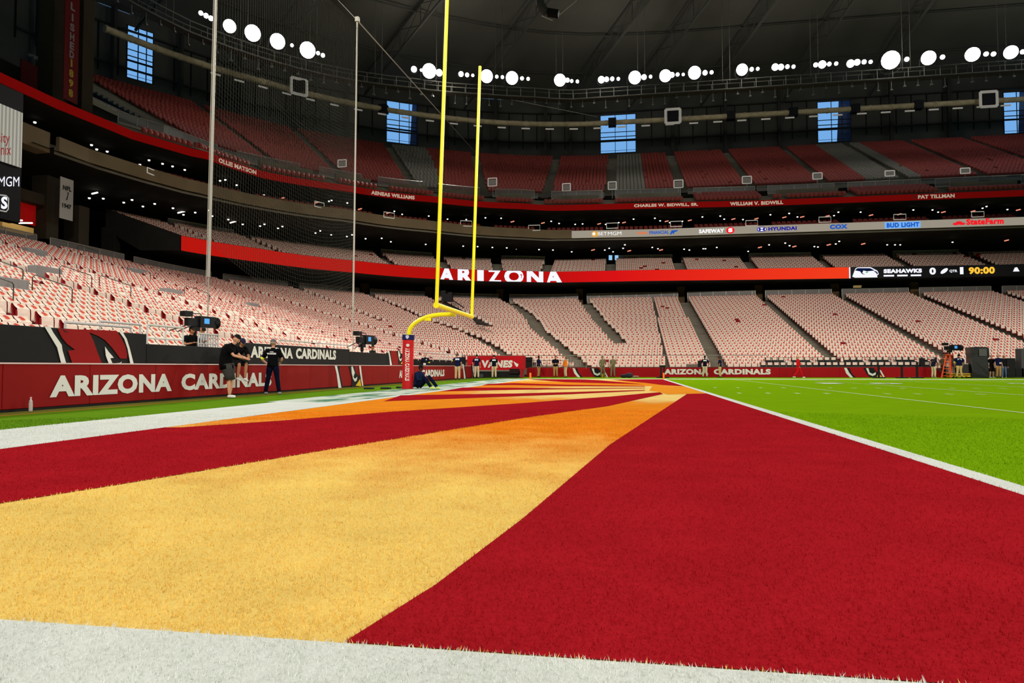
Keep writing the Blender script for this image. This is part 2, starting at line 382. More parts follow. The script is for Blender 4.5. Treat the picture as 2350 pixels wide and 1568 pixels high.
# ribs and rails on that wall
m_=MB()
for s in srange(12,182,2.4,2.2):
    if any(q[0]-.6<s<q[1]+.6 for q in WINS): continue
    p=rp(T_WALL,s,-.12,44); m_.box((p[0],p[1],43.7),(.12,.12,6.4))
tag(m_.build('trim_1',M('rib_dark',(20,20,20),.8)),kind='structure')
m_=MB()
for zz in (41.6,46.9):
    ring_solid(m_,T_WALL,12,182,zz,zz+.22,-.5,-.2)
for s in srange(14,182,9,8):
    if any(q[0]-1.5<s<q[1]+1.5 for q in WINS): continue
    p=rp(T_WALL,s,-1.2,44.2); m_.box((p[0],p[1],43.4),(.55,.55,11.6))
tag(m_.build('trim_2',M('column_grey',(58,56,52),.85)),kind='structure')
GLASS=bpy.data.materials.new('window_glass'); GLASS.use_nodes=True; nt=GLASS.node_tree
tr=nt.nodes.new('ShaderNodeBsdfTransparent'); tr.inputs[0].default_value=(.9,.95,1,1); gl=nt.nodes.new('ShaderNodeBsdfGlossy'); gl.inputs[1].default_value=.05
mx=nt.nodes.new('ShaderNodeMixShader'); mx.inputs[0].default_value=.04; nt.links.new(tr.outputs[0],mx.inputs[1]); nt.links.new(gl.outputs[0],mx.inputs[2]); nt.links.new(mx.outputs[0],nt.nodes['Material Output'].inputs[0])
LOUV=M('exterior_panel',(96,104,140),.6)
for i,(s0,s1,zb,zt) in enumerate(WINS):
    H_=zt-zb; fr=MB()
    for t in (0,.42,.74,1):
        a=rp(T_WALL,s0+(s1-s0)*t,-.05,0); fr.box((a[0],a[1],(zb+zt)/2),(.1,.1,H_))
    for t,th in ((0,.14),(.06,.1),(.33,.42),(.42,.22),(.54,.2),(.99,.14)):
        A=rp(T_WALL,s0,-.08,zb+H_*t);B=rp(T_WALL,s1,-.08,zb+H_*t); fr.tube([A,B],th*.36,6)
    wo=fr.build('window_%d'%(i+1),M('mullion',(12,13,18),.6)); tag(wo,kind='structure')
    g=MB(); g.quad(rp(T_WALL,s0,.02,zb),rp(T_WALL,s1,.02,zb),rp(T_WALL,s1,.02,zt),rp(T_WALL,s0,.02,zt)); g.build('pane',GLASS,wo)
    if i not in (0,2):
        e=MB(); u=.80 if i==1 else .68
        A=rp(T_WALL,s0+(s1-s0)*u,2.2,zb-1);B=rp(T_WALL,s1+1.5,2.2,zb-1);D=rp(T_WALL,s0+(s1-s0)*(u+.1),2.2,zt+1);E=rp(T_WALL,s1+1.5,2.2,zt+1)
        e.quad(A,B,E,D); tag(e.build('exterior_fin',LOUV),'blue-grey sloping exterior fin seen through the %s tall roof-level window'%(['leftmost','second','','fourth','rightmost'][i]),'fin')
# roof: shallow shell with radial trusses and ring purlins
ROOFM=M('roof_fabric',(84,82,74),.9,var=.2,scale=.08); RC=(45.,15.)
def roofp(s,t):
    p=rp(T_WALL,s,0,ZT); c=np.array([RC[0],RC[1],66.]); q=p+(c-p)*t; q[2]=ZT+(66-ZT)*(1-(1-t)**1.6); return q
m_=MB(); ss=srange(-50,186,6,5)
for i in range(8):
    strip(m_,[roofp(s,i/8) for s in ss],[roofp(s,(i+1)/8) for s in ss])
m_.box((40,-95,33),(400,1,70)); m_.box((165,40,33),(1,300,70)); m_.box((-95,-55,33),(1,100,70)); m_.box((30,-40,67),(320,182,1)); m_.box((150,60,67),(60,182,1))  # plain unseen slabs added to close the shell against sky light
m_.box((40,182,10),(300,1,22))
ceil=tag(m_.build('ceiling',ROOFM),kind='structure')
TR=M('truss_steel',(66,65,60),.8)
for j,s in enumerate([8,24,40,56,72,88,99,112,126,140]):
    t_=MB()
    top=[roofp(s,u)-np.array([0,0,.5]) for u in np.linspace(.02,.62,13)]; bot=[p-np.array([0,0,3.2]) for p in top]
    t_.tube(top,.16,5); t_.tube(bot,.2,5)
    for a in range(12): t_.tube([top[a],bot[a+1]],.06,4); t_.tube([bot[a],top[a+1]],.06,4); t_.tube([top[a],bot[a]],.06,4)
    t_.build('truss',TR,ceil)
t_=MB()
for u in (.08,.16,.24,.32,.42,.54): t_.tube([roofp(s,u)-np.array([0,0,.9]) for s in srange(-10,182,8,6)],.13,4)
t_.build('purlins',TR,ceil)
# ------------------------------------------------------------------ seats
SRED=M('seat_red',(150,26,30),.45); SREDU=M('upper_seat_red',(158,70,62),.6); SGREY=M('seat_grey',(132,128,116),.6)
CLOTH=M('cloth_white',(242,220,202),.9,spec=.1); PRINT=M('print_red',(208,62,40),.8); BEAK=M('print_yellow',(244,170,20),.8); PRB=M('print_black',(24,16,16),.8)
def box_vf(x0,x1,y0,y1,z0,z1):
    v=[(x,y,z) for x in (x0,x1) for y in (y0,y1) for z in (z0,z1)]
    return v,[(0,1,3,2),(4,6,7,5),(0,4,5,1),(2,3,7,6),(0,2,6,4),(1,5,7,3)]
# local seat frame: x along the row, y outwards (away from the field), z up
def slant(v,y0=.40,k=.16,z0=.4): return [(x,y+(z-z0)*k if z>z0 else y,z) for x,y,z in v]
BACK=box_vf(-.225,.225,.40,.45,.38,.86); BACK=(slant(BACK[0]),BACK[1])
PAN=box_vf(-.215,.215,.29,.345,.30,.68)
STAND=box_vf(-.03,.03,.40,.48,0,.5)
TOW_P=[(.265,.36),(.262,.58),(.285,.72),(.40,.80),(.465,.885),(.515,.885),(.535,.70),(.53,.56)]
def towel_vf(w=.196):
    v=[];f=[]
    for i,(y,z) in enumerate(TOW_P): v+=[(-w,y,z),(w,y,z)]
    for i in range(len(TOW_P)-1): f.append((2*i,2*i+1,2*i+3,2*i+2))
    return v,f
# print: red bird head with yellow beak on the part hanging over the seat front
def on_t(x,t):   # t 0..1 along the front face of the towel from seat edge to backrest top
    P0,P1=np.array([.285,.72]),np.array([.465,.885]); q=P0+(P1-P0)*t; return (x,q[0]-.012,q[1]+.008)
HEAD=[(-.10,.3),(.0,.15),(.045,.35),(.06,.62),(.0,.9),(-.10,.8),(-.05,.55)]
def inst(V,F,P,T,O):
    """instance base mesh on many frames"""
    V=np.array(V,float); F=np.array(F); n=len(P)
    W=P[:,None,:]+V[None,:,0,None]*T[:,None,:]+V[None,:,1,None]*O[:,None,:]
    W[:,:,2]+=V[None,:,2]
    G=(F[None]+ (np.arange(n)*len(V))[:,None,None]).reshape(-1,F.shape[1])
    return W.reshape(-1,3),G
def merge(parts):
    Vs=[];Fs=[];Ms=[];n=0
    for V,F,k in parts: Vs.append(V);Fs.append(F+n);Ms.append(np.full(len(F),k));n+=len(V)
    return np.concatenate(Vs),np.concatenate(Fs),np.concatenate(Ms)
def row_frames(fr,z,s0,s1,pitch=.49,wa=.57,wb=.57):
    """evenly spaced seat frames along a row between two s values; fr(s)->radius"""
    ss=np.linspace(s0,s1,max(8,int((s1-s0)/1.5))); pts=np.array([ringpt(s,fr(s)) for s in ss])
    d=np.r_[0,np.cumsum(np.linalg.norm(np.diff(pts,axis=0),axis=1))]; L=d[-1]; n=int((L-wa-wb)/pitch)
    if n<1: return []
    u=wa+(L-wa-wb-n*pitch)/2+pitch*(np.arange(n)+.5)
    x=np.interp(u,d,pts[:,0]);y=np.interp(u,d,pts[:,1]); e=.3
    tx=np.interp(u+e,d,pts[:,0])-np.interp(u-e,d,pts[:,0]);ty=np.interp(u+e,d,pts[:,1])-np.interp(u-e,d,pts[:,1])
    l=np.hypot(tx,ty);tx/=l;ty/=l
    sv=np.interp(u,d,ss)
    return [(x[i],y[i],z,tx[i],ty[i],sv[i]) for i in range(n)]
def AL(v,w=1.15): return ([(0,v),(1,v)],0,w)
AIS_L=[AL(-61),AL(-56),AL(-47),AL(-38),AL(-29),AL(-21),AL(-12.5),AL(-3.8),([(0,42),(.32,22.1),(.55,15),(.8,12.6),(1,12.6)],0,1.0),([(.5,34.4),(.77,31.1),(1,29.5)],.5,1.0),([(0,81),(.2,70.5),(.58,52.7),(1,46.1)],0,1.0),([(.5,72.3),(.75,65.5),(1,61.4)],.48,1.0),
 ([(0,95.5),(.42,90.3),(1,78.7)],0,1.3),([(0,100.5),(.24,98.9),(.54,96.7),(1,93.8)],.24,1.3),AL(102.85,.04)]+[([(0,a+.5),(1,a)],0,1.2) for a in (106.7,116.3,125.4,134.3,143.5,152.7,162,171,180)]
def section_rows(aisles,tf,tb,rows,z0,rise,dr0=0,depth_off=0,pitch=.49,r0=0):
    out=[]
    for i in range(rows):
        t=i/rows; act=[]
        for q in aisles:
            if len(q)==2: act.append((q[0],1.15))
            elif t>=q[1]: act.append((float(np.interp(t,[p[0] for p in q[0]],[p[1] for p in q[0]])),q[2]))
        fr=lambda s: (rr(tf,s)+dr0)*(1-t)+rr(tb,s)*t+depth_off
        for a,b in zip(act,act[1:]):
            out+= [q+(i,) for q in row_frames(fr,z0+rise*i,a[0],b[0],pitch,a[1]/2,b[1]/2)]
    return np.array(out)
low=section_rows(AIS_L,T_LOWF,T_LOWB,LROWS,LZ0,LRISE)
def uncovered(arr,p): return RNG.random(len(arr))<p
def visible(arr,m=160):
    x,y,d=pj(arr[:,:3]+[0,0,.6]); return (d>1)&(x>-m)&(x<2350+m)
low=low[visible(low)]
# openings in the front of the stand: camera platforms and the tunnel
hole=((low[:,0]>-18.2)&(low[:,1]>13.2)&(low[:,1]<17.6)&(low[:,6]<3))|((low[:,0]<-10.5)&(low[:,0]>-18.5)&(low[:,1]>49)&(low[:,6]<2))
low=low[~hole]
AIS_G=[(-.5,0),(8,0),(22,0),(50,0),(64,0),(77,0),(89,0),(97.5,0),(106.3,0),(115.2,0),(124.3,0),(133.5,0),(142.7,0),(152,0),(161,0),(170,0),(180,0)]
log=section_rows(AIS_G,T_LOGE,T_LOGB,GROWS,GZ0,GRISE,dr0=.15); log=log[visible(log)]
def frames(a): P=a[:,:3].copy(); T=np.stack([a[:,3],a[:,4],0*a[:,0]],1); O=np.stack([-a[:,4],a[:,3],0*a[:,0]],1); return P,T,O
bare=uncovered(low,.004); bareg=uncovered(log,.01)
dist=np.hypot(low[:,0]-CAM[0],low[:,1]-CAM[1]); x_,y_,d_=pj(low[:,:3]+[0,0,.75])
cand=np.where((x_>-5)&(x_<2355)&(y_<830)&~bare)[0]; near=cand[np.argsort(dist[cand])[:300]]
isn=np.zeros(len(low),bool); isn[near]=True
# one seat of each part, then copies
def mesh_of(v,f,name,mats): 
    me=bpy.data.meshes.new(name); me.from_pydata(v,[],f)
    for m in mats: me.materials.append(m)
    me.update(); return me
me_stand=mesh_of(*STAND,'stadium_seat',[M('seat_bracket',(60,60,60),.5,.4)]); me_back=mesh_of(*BACK,'backrest',[SRED]); me_pan=mesh_of(*PAN,'seat_pan',[SRED])
# softer cloth mesh for the near ones
tv=[];tf_=[];nx=5
rng=random.Random(3)
for (y,z) in TOW_P:
    for j in range(nx):
        u=-1+2*j/(nx-1); tv.append((u*.226+rng.uniform(-.004,.004),y+.008*math.sin(3*u+z*9),z+rng.uniform(-.005,.005)))
for i in range(len(TOW_P)-1):
    for j in range(nx-1): tf_.append((i*nx+j,i*nx+j+1,(i+1)*nx+j+1,(i+1)*nx+j))
me_tow=mesh_of(tv,tf_,'rally_towel',[CLOTH])
eb=MB(); hd=[on_t(x,t) for x,t in HEAD]; eb.poly(hd[::-1],0); eb.poly([on_t(.045,.35),on_t(.095,.42),on_t(.055,.6)][::-1],1); eb.poly([on_t(.01,.22),on_t(.05,.26),on_t(.045,.4)][::-1],2)
me_emb=bpy.data.meshes.new('printed_emblem'); me_emb.from_pydata(eb.v,[],eb.f); [me_emb.materials.append(m) for m in (PRINT,BEAK,PRB)]; me_emb.polygons.foreach_set('material_index',eb.m); me_emb.update()
for i in near:
    a=low[i]; rz=math.atan2(a[4],a[3])
    s_=link('stadium_seat',me_stand); s_.location=(a[0],a[1],a[2]); s_.rotation_euler=(0,0,rz)
    tag(s_,'red folding seat under a white towel, low rows behind the end zone wall','seat','covered seats nearest the end zone wall')
    link('backrest',me_back,s_); link('seat_pan',me_pan,s_)
    t_=link('rally_towel',me_tow); t_.location=s_.location; t_.rotation_euler=s_.rotation_euler
    tag(t_,'white towel with red bird print draped on a seat behind the end zone wall','towel','white towels on the seats nearest the end zone wall')
    link('printed_emblem',me_emb,t_)
rest=low[~isn]; rb=bare[~isn]
allseat=np.concatenate([rest,log]); cov=np.concatenate([rest[~rb],log[~bareg]])
P,T,O=frames(allseat); parts=[inst(*BACK,P,T,O)+(0,),inst(*PAN,P,T,O)+(0,)]
me=np_mesh('stadium_seats',*merge(parts)[:2],None,[SRED]); tag(link('stadium_seats',me),'rows of red folding seats filling the lower bowl and the deck above the red ribbon','seats',kind='stuff')
P,T,O=frames(cov); 
jit=RNG.normal(0,.012,len(P)); P[:,2]+=RNG.normal(0,.008,len(P)); 
ev=[on_t(-.08,.15),on_t(.08,.15),on_t(.07,.88),on_t(-.08,.88)]; ev2=[on_t(-.08,.2),on_t(.07,.25),on_t(.05,.85),on_t(-.085,.8)]
dd=np.hypot(P[:,0]-CAM[0],P[:,1]-CAM[1]); clo=dd<44; rs=RNG.random(len(P))
V_,F_,K_=merge([inst(*towel_vf(.214),P[~clo],T[~clo],O[~clo])+(0,),inst(*towel_vf(.222),P[clo],T[clo],O[clo])+(0,),inst(ev,[(0,1,2,3)],P[~clo],T[~clo],O[~clo])+(1,),inst(ev2,[(0,1,2,3)],P[clo&(rs<.85)],T[clo&(rs<.85)],O[clo&(rs<.85)])+(1,)])
me=np_mesh('rally_towels',V_,F_,K_,[CLOTH,PRINT]); tag(link('rally_towels',me),'white towels with red prints draped over row after row of seats','towels',kind='stuff')
# upper deck: bare seats, some sections grey
AIS_U=[(a,0) for a in (15,31,45,60,74.5,88,97.4,107.3,116.5,126,136,145.5,154.5,164,173,182)]
up=section_rows(AIS_U,T_UPSF,T_UPSB,UROWS,UZ0,URISE,pitch=.52); up=up[visible(up)]
upf=section_rows([(a,0) for a in (-4.5,15,31,45,60,74.5,88,97.4,107.3,116.5,126,136,145.5,154.5,164,173,182)],T_UP,T_UPF5,4,20.95,.42,dr0=.2,pitch=.52); upf=upf[visible(upf)]; upf=upf[(upf[:,6]<1)|((upf[:,5]>107.3)&(upf[:,5]<116.5))|((upf[:,5]>126)&(upf[:,5]<136))]
clb=section_rows([(a,0) for a in (-10,15,31,45,60,74.5,88,97.4,107.3,116.5,126,136,145.5,154.5,164,173,182)],T_CLUB,T_CL3,3,17.3,.38,dr0=.2,pitch=.6); clb=clb[visible(clb)]
UP=np.concatenate([up,upf,clb]); sv=UP[:,5]
grey=((sv>60)&(sv<66.5))|((sv>98)&(sv<102.5))|((sv>131.5)&(sv<138)); grey&=(UP[:,2]>24)
P,T,O=frames(UP); vis_=~(RNG.random(len(P))<.01)
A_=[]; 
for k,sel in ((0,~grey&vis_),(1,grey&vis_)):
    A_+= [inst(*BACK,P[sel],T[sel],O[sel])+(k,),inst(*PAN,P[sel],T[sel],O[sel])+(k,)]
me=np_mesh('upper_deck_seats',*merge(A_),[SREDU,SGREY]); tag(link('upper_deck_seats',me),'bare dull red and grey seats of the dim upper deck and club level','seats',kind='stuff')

# ------------------------------------------------------------------ ribbon boards and fascias
def led(name,rgb,es=1.0): return M(name,(5,5,5),.9,spec=0,emit=rgb,es=es)
LW=led('led_white',(238,238,250),1.1); LBLK=M('led_off',(6,6,8),.4); LOR=led('led_orange',(250,190,60),1.1)
LEDR=bpy.data.materials.new('led_red_gradient'); LEDR.use_nodes=True; nt=LEDR.node_tree; b=nt.nodes['Principled BSDF']; b.inputs['Base Color'].default_value=(.005,.002,.002,1); b.inputs['Specular IOR Level'].default_value=0
g=nt.nodes.new('ShaderNodeNewGeometry'); sx=nt.nodes.new('ShaderNodeSeparateXYZ'); nt.links.new(g.outputs['Position'],sx.inputs[0])
mp=nt.nodes.new('ShaderNodeMapRange'); mp.inputs['From Min'].default_value=-40; mp.inputs['From Max'].default_value=26; nt.links.new(sx.outputs[0],mp.inputs[0])
cr=nt.nodes.new('ShaderNodeValToRGB'); e=cr.color_ramp.elements; e[0].color=lin(188,22,14)+(1,); e[1].color=lin(250,66,30)+(1,)
for p_,c_ in ((.35,(176,10,8)),(.55,(222,18,20)),(.75,(238,44,26))): q=e.new(p_); q.color=lin(*c_)+(1,)
nt.links.new(mp.outputs[0],cr.inputs[0]); nt.links.new(cr.outputs[0],b.inputs['Emission Color']); b.inputs['Emission Strength'].default_value=.95
zb_,zt_=11.5,12.85
sg0=-.4; sg1=s_px(T_LOGE,12.2,1948)
rb_=empty('ribbon_board',(CX+5,CY+29,11.5)); tag(rb_,'long red LED ribbon reading ARIZONA along the middle deck front','ribbon board')
def kid(mb,name,mats,root):
    """mesh in world coordinates parented to an empty"""
    o=mb.build(name,mats,root); o.matrix_parent_inverse=Matrix.Translation(-Vector(root.location)) if root.rotation_euler.z==0 else root.matrix_basis.inverted(); return o
m_=MB(); ring_band(m_,T_LOGE,sg0,sg1,zb_,zt_,-.06); kid(m_,'screen',LEDR,rb_)
m_=MB(); ring_solid(m_,T_LOGE,sg0,182,zb_-.05,zt_+.03,-.02,.3); kid(m_,'cabinet',BLACK,rb_)
m_=MB()
xs=[(1009,1062),(1066,1098),(1097,1110),(1122,1150),(1160,1206),(1212,1247),(1254,1292)]
for ch,(a,b_) in zip('ARIZONA',[(1008,1042),(1050,1086),(1095,1110),(1118,1152),(1157,1202),(1209,1247),(1254,1293)]):
    v,f=text2d(ch,.05); bb=bmesh.new(); vv=[bb.verts.new((p[0],p[1],0)) for p in v]
    for q in f:
        try: bb.faces.new([vv[k_] for k_ in q])
        except ValueError: pass
    for y_,ny in ((.86,1),(.16,-1)): bmesh.ops.bisect_plane(bb,geom=bb.verts[:]+bb.edges[:]+bb.faces[:],plane_co=(0,y_,0),plane_no=(0,ny,0),clear_outer=True)
    bb.verts.index_update(); s0_,s1_=s_px(T_LOGE,12,a),s_px(T_LOGE,12,b_)
    m_.add([rp(T_LOGE,s0_+(s1_-s0_)*p.co.x,-.09,zb_+(zt_-zb_)*min(1,max(0,(p.co.y-.16)/.70))) for p in bb.verts],[tuple(p.index for p in q.verts) for q in bb.faces]); bb.free()
kid(m_,'lettering',LW,rb_)
sb_=empty('scoreboard_ribbon',(28,CY+31,11.5)); tag(sb_,'black LED ribbon with SEAHAWKS 0, QTR 1 and 90:00 clock','scoreboard')
m_=MB(); ring_band(m_,T_LOGE,sg1,182,zb_,zt_,-.06); kid(m_,'screen',LBLK,sb_)
def gs(px,z=12.2): return s_px(T_LOGE,z,px)
m_=MB(); H=zt_-zb_
ring_text(m_,T_LOGE,-.1,zb_+.55,.5,gs(2027),gs(2115),'SEAHAWKS',bold=.07)
ring_text(m_,T_LOGE,-.1,zb_+.3,.85,gs(2132),gs(2147),'0',bold=.05); ring_text(m_,T_LOGE,-.1,zb_+.5,.36,gs(2178),gs(2196),'QTR',bold=.03); ring_text(m_,T_LOGE,-.1,zb_+.3,.85,gs(2202),gs(2210),'1',bold=.05)
for a in (2027,2058,2089): ring_band(m_,T_LOGE,gs(a),gs(a+24),zb_+.15,zb_+.35,-.1)
ring_band(m_,T_LOGE,gs(1948),gs(1951),zb_,zt_,-.1)
c0=gs(2166); m_.poly([rp(T_LOGE,c0+.42*math.cos(t)*1.0+.0,-.1,zb_+.72+.26*math.sin(t)+.22*math.cos(t)) for t in np.linspace(0,2*math.pi,14)[:-1]])
c0=gs(2330); m_.poly([rp(T_LOGE,c0-.3,-.1,zb_+.5),rp(T_LOGE,c0+.4,-.1,zb_+.5),rp(T_LOGE,c0+.15,-.1,zb_+1.0),rp(T_LOGE,c0-.1,-.1,zb_+.95)])
kid(m_,'lettering',LW,sb_)
m_=MB(); ring_text(m_,T_LOGE,-.1,zb_+.28,.85,gs(2222),gs(2282),'90:00',bold=.05); kid(m_,'clock_digits',LOR,sb_)
def ring_poly(mb,tab,pts,s0,s1,z0,h,dr,k): mb.poly([rp(tab,s0+(s1-s0)*a,dr,z0+h*b) for a,b in pts],k)
m_=MB(); a,b_=gs(1955),gs(2016)
hawk=[(0,.15),(.12,.85),(.2,.97),(.7,.97),(.95,.65),(1,.35),(.93,.2),(.95,.05),(.1,.05)]
ring_poly(m_,T_LOGE,hawk,a,b_,zb_,H,-.10,0)
ring_poly(m_,T_LOGE,[(.1,.7),(.2,.9),(.68,.88),(.85,.66),(.55,.6),(.42,.68),(.38,.45),(.5,.28),(.36,.38),(.3,.6)],a,b_,zb_,H,-.12,1)
ring_poly(m_,T_LOGE,[(.8,.62),(.9,.6),(.97,.42),(.93,.3),(.9,.45)],a,b_,zb_,H,-.12,1)
ring_poly(m_,T_LOGE,[(.5,.52),(.58,.6),(.6,.5),(.54,.44)],a,b_,zb_,H,-.12,2)
kid(m_,'team_emblem',[LW,led('led_navy',(10,24,60)),led('led_green',(70,190,90))],sb_)
# club fascia with sponsor names
cf=empty('sponsor_ribbon',(20,CY+30.5,17.07)); tag(cf,'pale sponsor ribbon with BETMGM, SAFEWAY, HYUNDAI, COX and StateFarm names','ribbon board')
m_=MB(); ring_band(m_,T_CLUB,s9,182,17.09,18.02,-.03); kid(m_,'screen',M('led_cream',(60,56,50),.6,emit=(186,176,158),es=.62),cf)
def cs(px): return s_px(T_CLUB,17.5,px)
SP=[('BET',1372,1393,17.38,.42,'LWHT',.0),('MGM',1395,1426,17.36,.45,'LWHT',0),('DESERT',1462,1488,17.42,.26,'LORG',.04),('FINANCIAL',1490,1535,17.38,.42,'LBLU',.04),('SAFEWAY',1604,1662,17.3,.5,'LWHT',.05),('HYUNDAI',1763,1828,17.34,.46,'LNAV',.05),('COX',1904,1945,17.3,.56,'LBLU',.07),('StateFarm',2217,2303,17.28,.72,'LRED',.06)]
LM={'LWHT':led('led_name_white',(250,250,250)),'LORG':led('led_name_orange',(240,110,50)),'LBLU':led('led_name_blue',(30,90,190)),'LNAV':led('led_name_navy',(30,30,150)),'LRED':led('led_name_red',(240,30,40)),'LGLD':led('led_gold',(225,165,60)),'LSKY':led('led_sky',(120,180,245))}
keys=list(LM); LMS=[LM[k] for k in keys]
for t,a,b_,z,h_,k,bo in SP:
    m_=MB(); ring_text(m_,T_CLUB,-.07,z,h_,cs(a),cs(b_),t,0,bo); kid(m_,'sponsor_name',LM[k],cf)
def fl(nm='sponsor_symbol'):
    global m_
    kid(m_,nm,LMS,cf); m_=MB()
m_=MB()
def disc(tab,px,z,rw,rh,dr,k,n=16,rot=0,cut=None): m_.poly([rp(tab,cs(px)+rw*math.cos(t),dr,z+rh*math.sin(t)) for t in np.linspace(0,2*math.pi,n+1)[:-1]],k)
disc(T_CLUB,1365,17.55,.42,.38,-.07,keys.index('LGLD')); disc(T_CLUB,1363,17.58,.2,.2,-.09,keys.index('LWHT')); fl()
disc(T_CLUB,1676,17.56,.5,.42,-.07,keys.index('LRED')); ring_text(m_,T_CLUB,-.09,17.32,.5,cs(1671),cs(1681),'S',0,.07); fl()
disc(T_CLUB,1748,17.55,.58,.3,-.07,keys.index('LNAV')); disc(T_CLUB,1748,17.55,.48,.22,-.08,0); ring_text(m_,T_CLUB,-.09,17.38,.34,cs(1741),cs(1755),'H',3,.06); fl()
ring_band(m_,T_CLUB,cs(2030),cs(2112),17.16,17.92,-.07,k=keys.index('LSKY')); ring_text(m_,T_CLUB,-.09,17.26,.56,cs(2034),cs(2109),'BUD LIGHT',2,.06); fl('sponsor_panel')
for pts in ([(1537,.2),(1541,.8),(1546,.8),(1541,.2)],[(1543,.8),(1556,.85),(1553,.6),(1548,.55),(1546,.2),(1542,.5)]):
    m_.poly([rp(T_CLUB,cs(x),-.07,17.1+.85*y) for x,y in pts],2)
fl()
for dx,dz in ((-7,0),(0,.16),(7,0)): disc(T_CLUB,2200+dx,17.45+dz,.36,.15,-.08,keys.index('LRED'))
fl()
# ring of honour strip under the upper deck
rh=empty('honour_strip',(-10,CY+27,20.2)); tag(rh,'dark red fascia strip with pale names under the upper deck','fascia strip')
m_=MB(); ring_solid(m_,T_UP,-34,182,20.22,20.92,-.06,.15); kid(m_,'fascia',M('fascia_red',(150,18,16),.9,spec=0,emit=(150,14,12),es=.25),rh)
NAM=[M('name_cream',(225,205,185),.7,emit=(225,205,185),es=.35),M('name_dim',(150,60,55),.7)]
def us(px): return s_px(T_UP,20.5,px)
for t,a,b_ in (('OLLIE MATSON',500,587),('AENEAS WILLIAMS',851,951),('CHARLES W. BIDWILL, SR.',1455,1602),('WILLIAM V. BIDWILL',1675,1797),('PAT TILLMAN',2106,2190)):
    m_=MB(); ring_text(m_,T_UP,-.09,20.34,.44,us(a),us(b_),t,0,.05); kid(m_,'name_lettering',NAM,rh)
for t,a,b_ in (('33',484,497),('35',837,849),('40',2090,2103)): m_=MB(); ring_text(m_,T_UP,-.09,20.34,.44,us(a),us(b_),t,1,.0); kid(m_,'shirt_number',NAM,rh)

# ------------------------------------------------------------------ glass rails behind the seats
RAIL=M('rail_steel',(170,166,156),.45,.5); PANEL=M('rail_panel',(104,100,98),.35,spec=.6)
GLR=bpy.data.materials.new('rail_glass'); GLR.use_nodes=True; nt=GLR.node_tree
tr=nt.nodes.new('ShaderNodeBsdfTransparent'); tr.inputs[0].default_value=(.8,.8,.8,1); pb=nt.nodes['Principled BSDF']; pb.inputs['Base Color'].default_value=lin(160,154,148)+(1,); pb.inputs['Roughness'].default_value=.25
mx=nt.nodes.new('ShaderNodeMixShader'); mx.inputs[0].default_value=.5; nt.links.new(tr.outputs[0],mx.inputs[1]); nt.links.new(pb.outputs[0],mx.inputs[2]); nt.links.new(mx.outputs[0],nt.nodes['Material Output'].inputs[0])
def balustrade(tab,s0,s1,z,h,dr,label,group,name='glass_rail'):
    root=empty(name,rp(tab,(s0+s1)/2,dr,z)); tag(root,label,'railing',group)
    a=MB(); ss=srange(s0,s1,1.6,1.6*2)
    a.tube([rp(tab,s,dr,z+h) for s in ss],.045,5); ring_=a
    a=MB(); ring_band(a,tab,s0,s1,z+.12,z+h-.03,dr); kid(a,'glass_panel',GLR,root)
    a=ring_
    for s in ss: p=rp(tab,s,dr,z); a.box((p[0],p[1],z+h/2),(.05,.05,h))
    kid(a,'rail_frame',RAIL,root)
    a=MB(); ring_solid(a,tab,s0,s1,z-.35,z+.1,dr-.05,dr+.1); kid(a,'kerb',M('kerb_concrete',(176,166,146),.8),root)
zc=LZ0+LRISE*32+.55
A_=[q[0][-1][1] for q in AIS_L if q[0][-1][1]>-24 and q[0][-1][1]!=102.85]
for a,b_ in zip(A_,A_[1:]):
    if b_<176: balustrade(T_LOWB,a+(.6 if a>90 or a<0 else 1.3),b_-(.6 if b_>90 or b_<0 else 1.3),zc,.95,.35,'grey glass railing segment behind the top row of the lower bowl','lower bowl railings')
A_=[a for a,_ in AIS_G]
for i,(a,b_) in enumerate(zip(A_,A_[1:])):
    if b_<176: balustrade(T_LOGE,a+(.6 if a>90 else 1.3),b_-(.6 if b_>90 else 1.3),GZ0+GRISE*8+.6,.75 if i%2 else .4,8.0,'grey railing segment behind the top row of the deck over the red ribbon','middle deck railings')
A_=[-4.5,15,31,45,60,74.5,88,97.4,107.3,116.5,126,136,145.5,154.5,164,173]
for i,(a,b_) in enumerate(zip(A_,A_[1:])):
    balustrade(T_UPF5,a+(.8 if a>90 else 2),b_-(.8 if b_>90 else 2),22.8,1.0,.3,'grey railing segment at the foot of the upper deck seats','upper deck front railings')
    if not (107<a<116 or 125<a<135) and a>0:
        m_=MB(); ring_solid(m_,T_UP,a+(1.2 if a>90 else 2.5),b_-(1.2 if b_>90 else 2.5),21.35,22.5,1.5,1.8); tag(m_.build('parapet_wall',CONC),'concrete parapet between the openings at the foot of the upper deck','parapet','upper deck parapets')
    balustrade(T_UPSF,a+(.8 if a>90 else 2),b_-(.8 if b_>90 else 2),25.2,.35,-.1,'low grey kerb rail under the first row of upper deck seats','upper deck kerb rails')
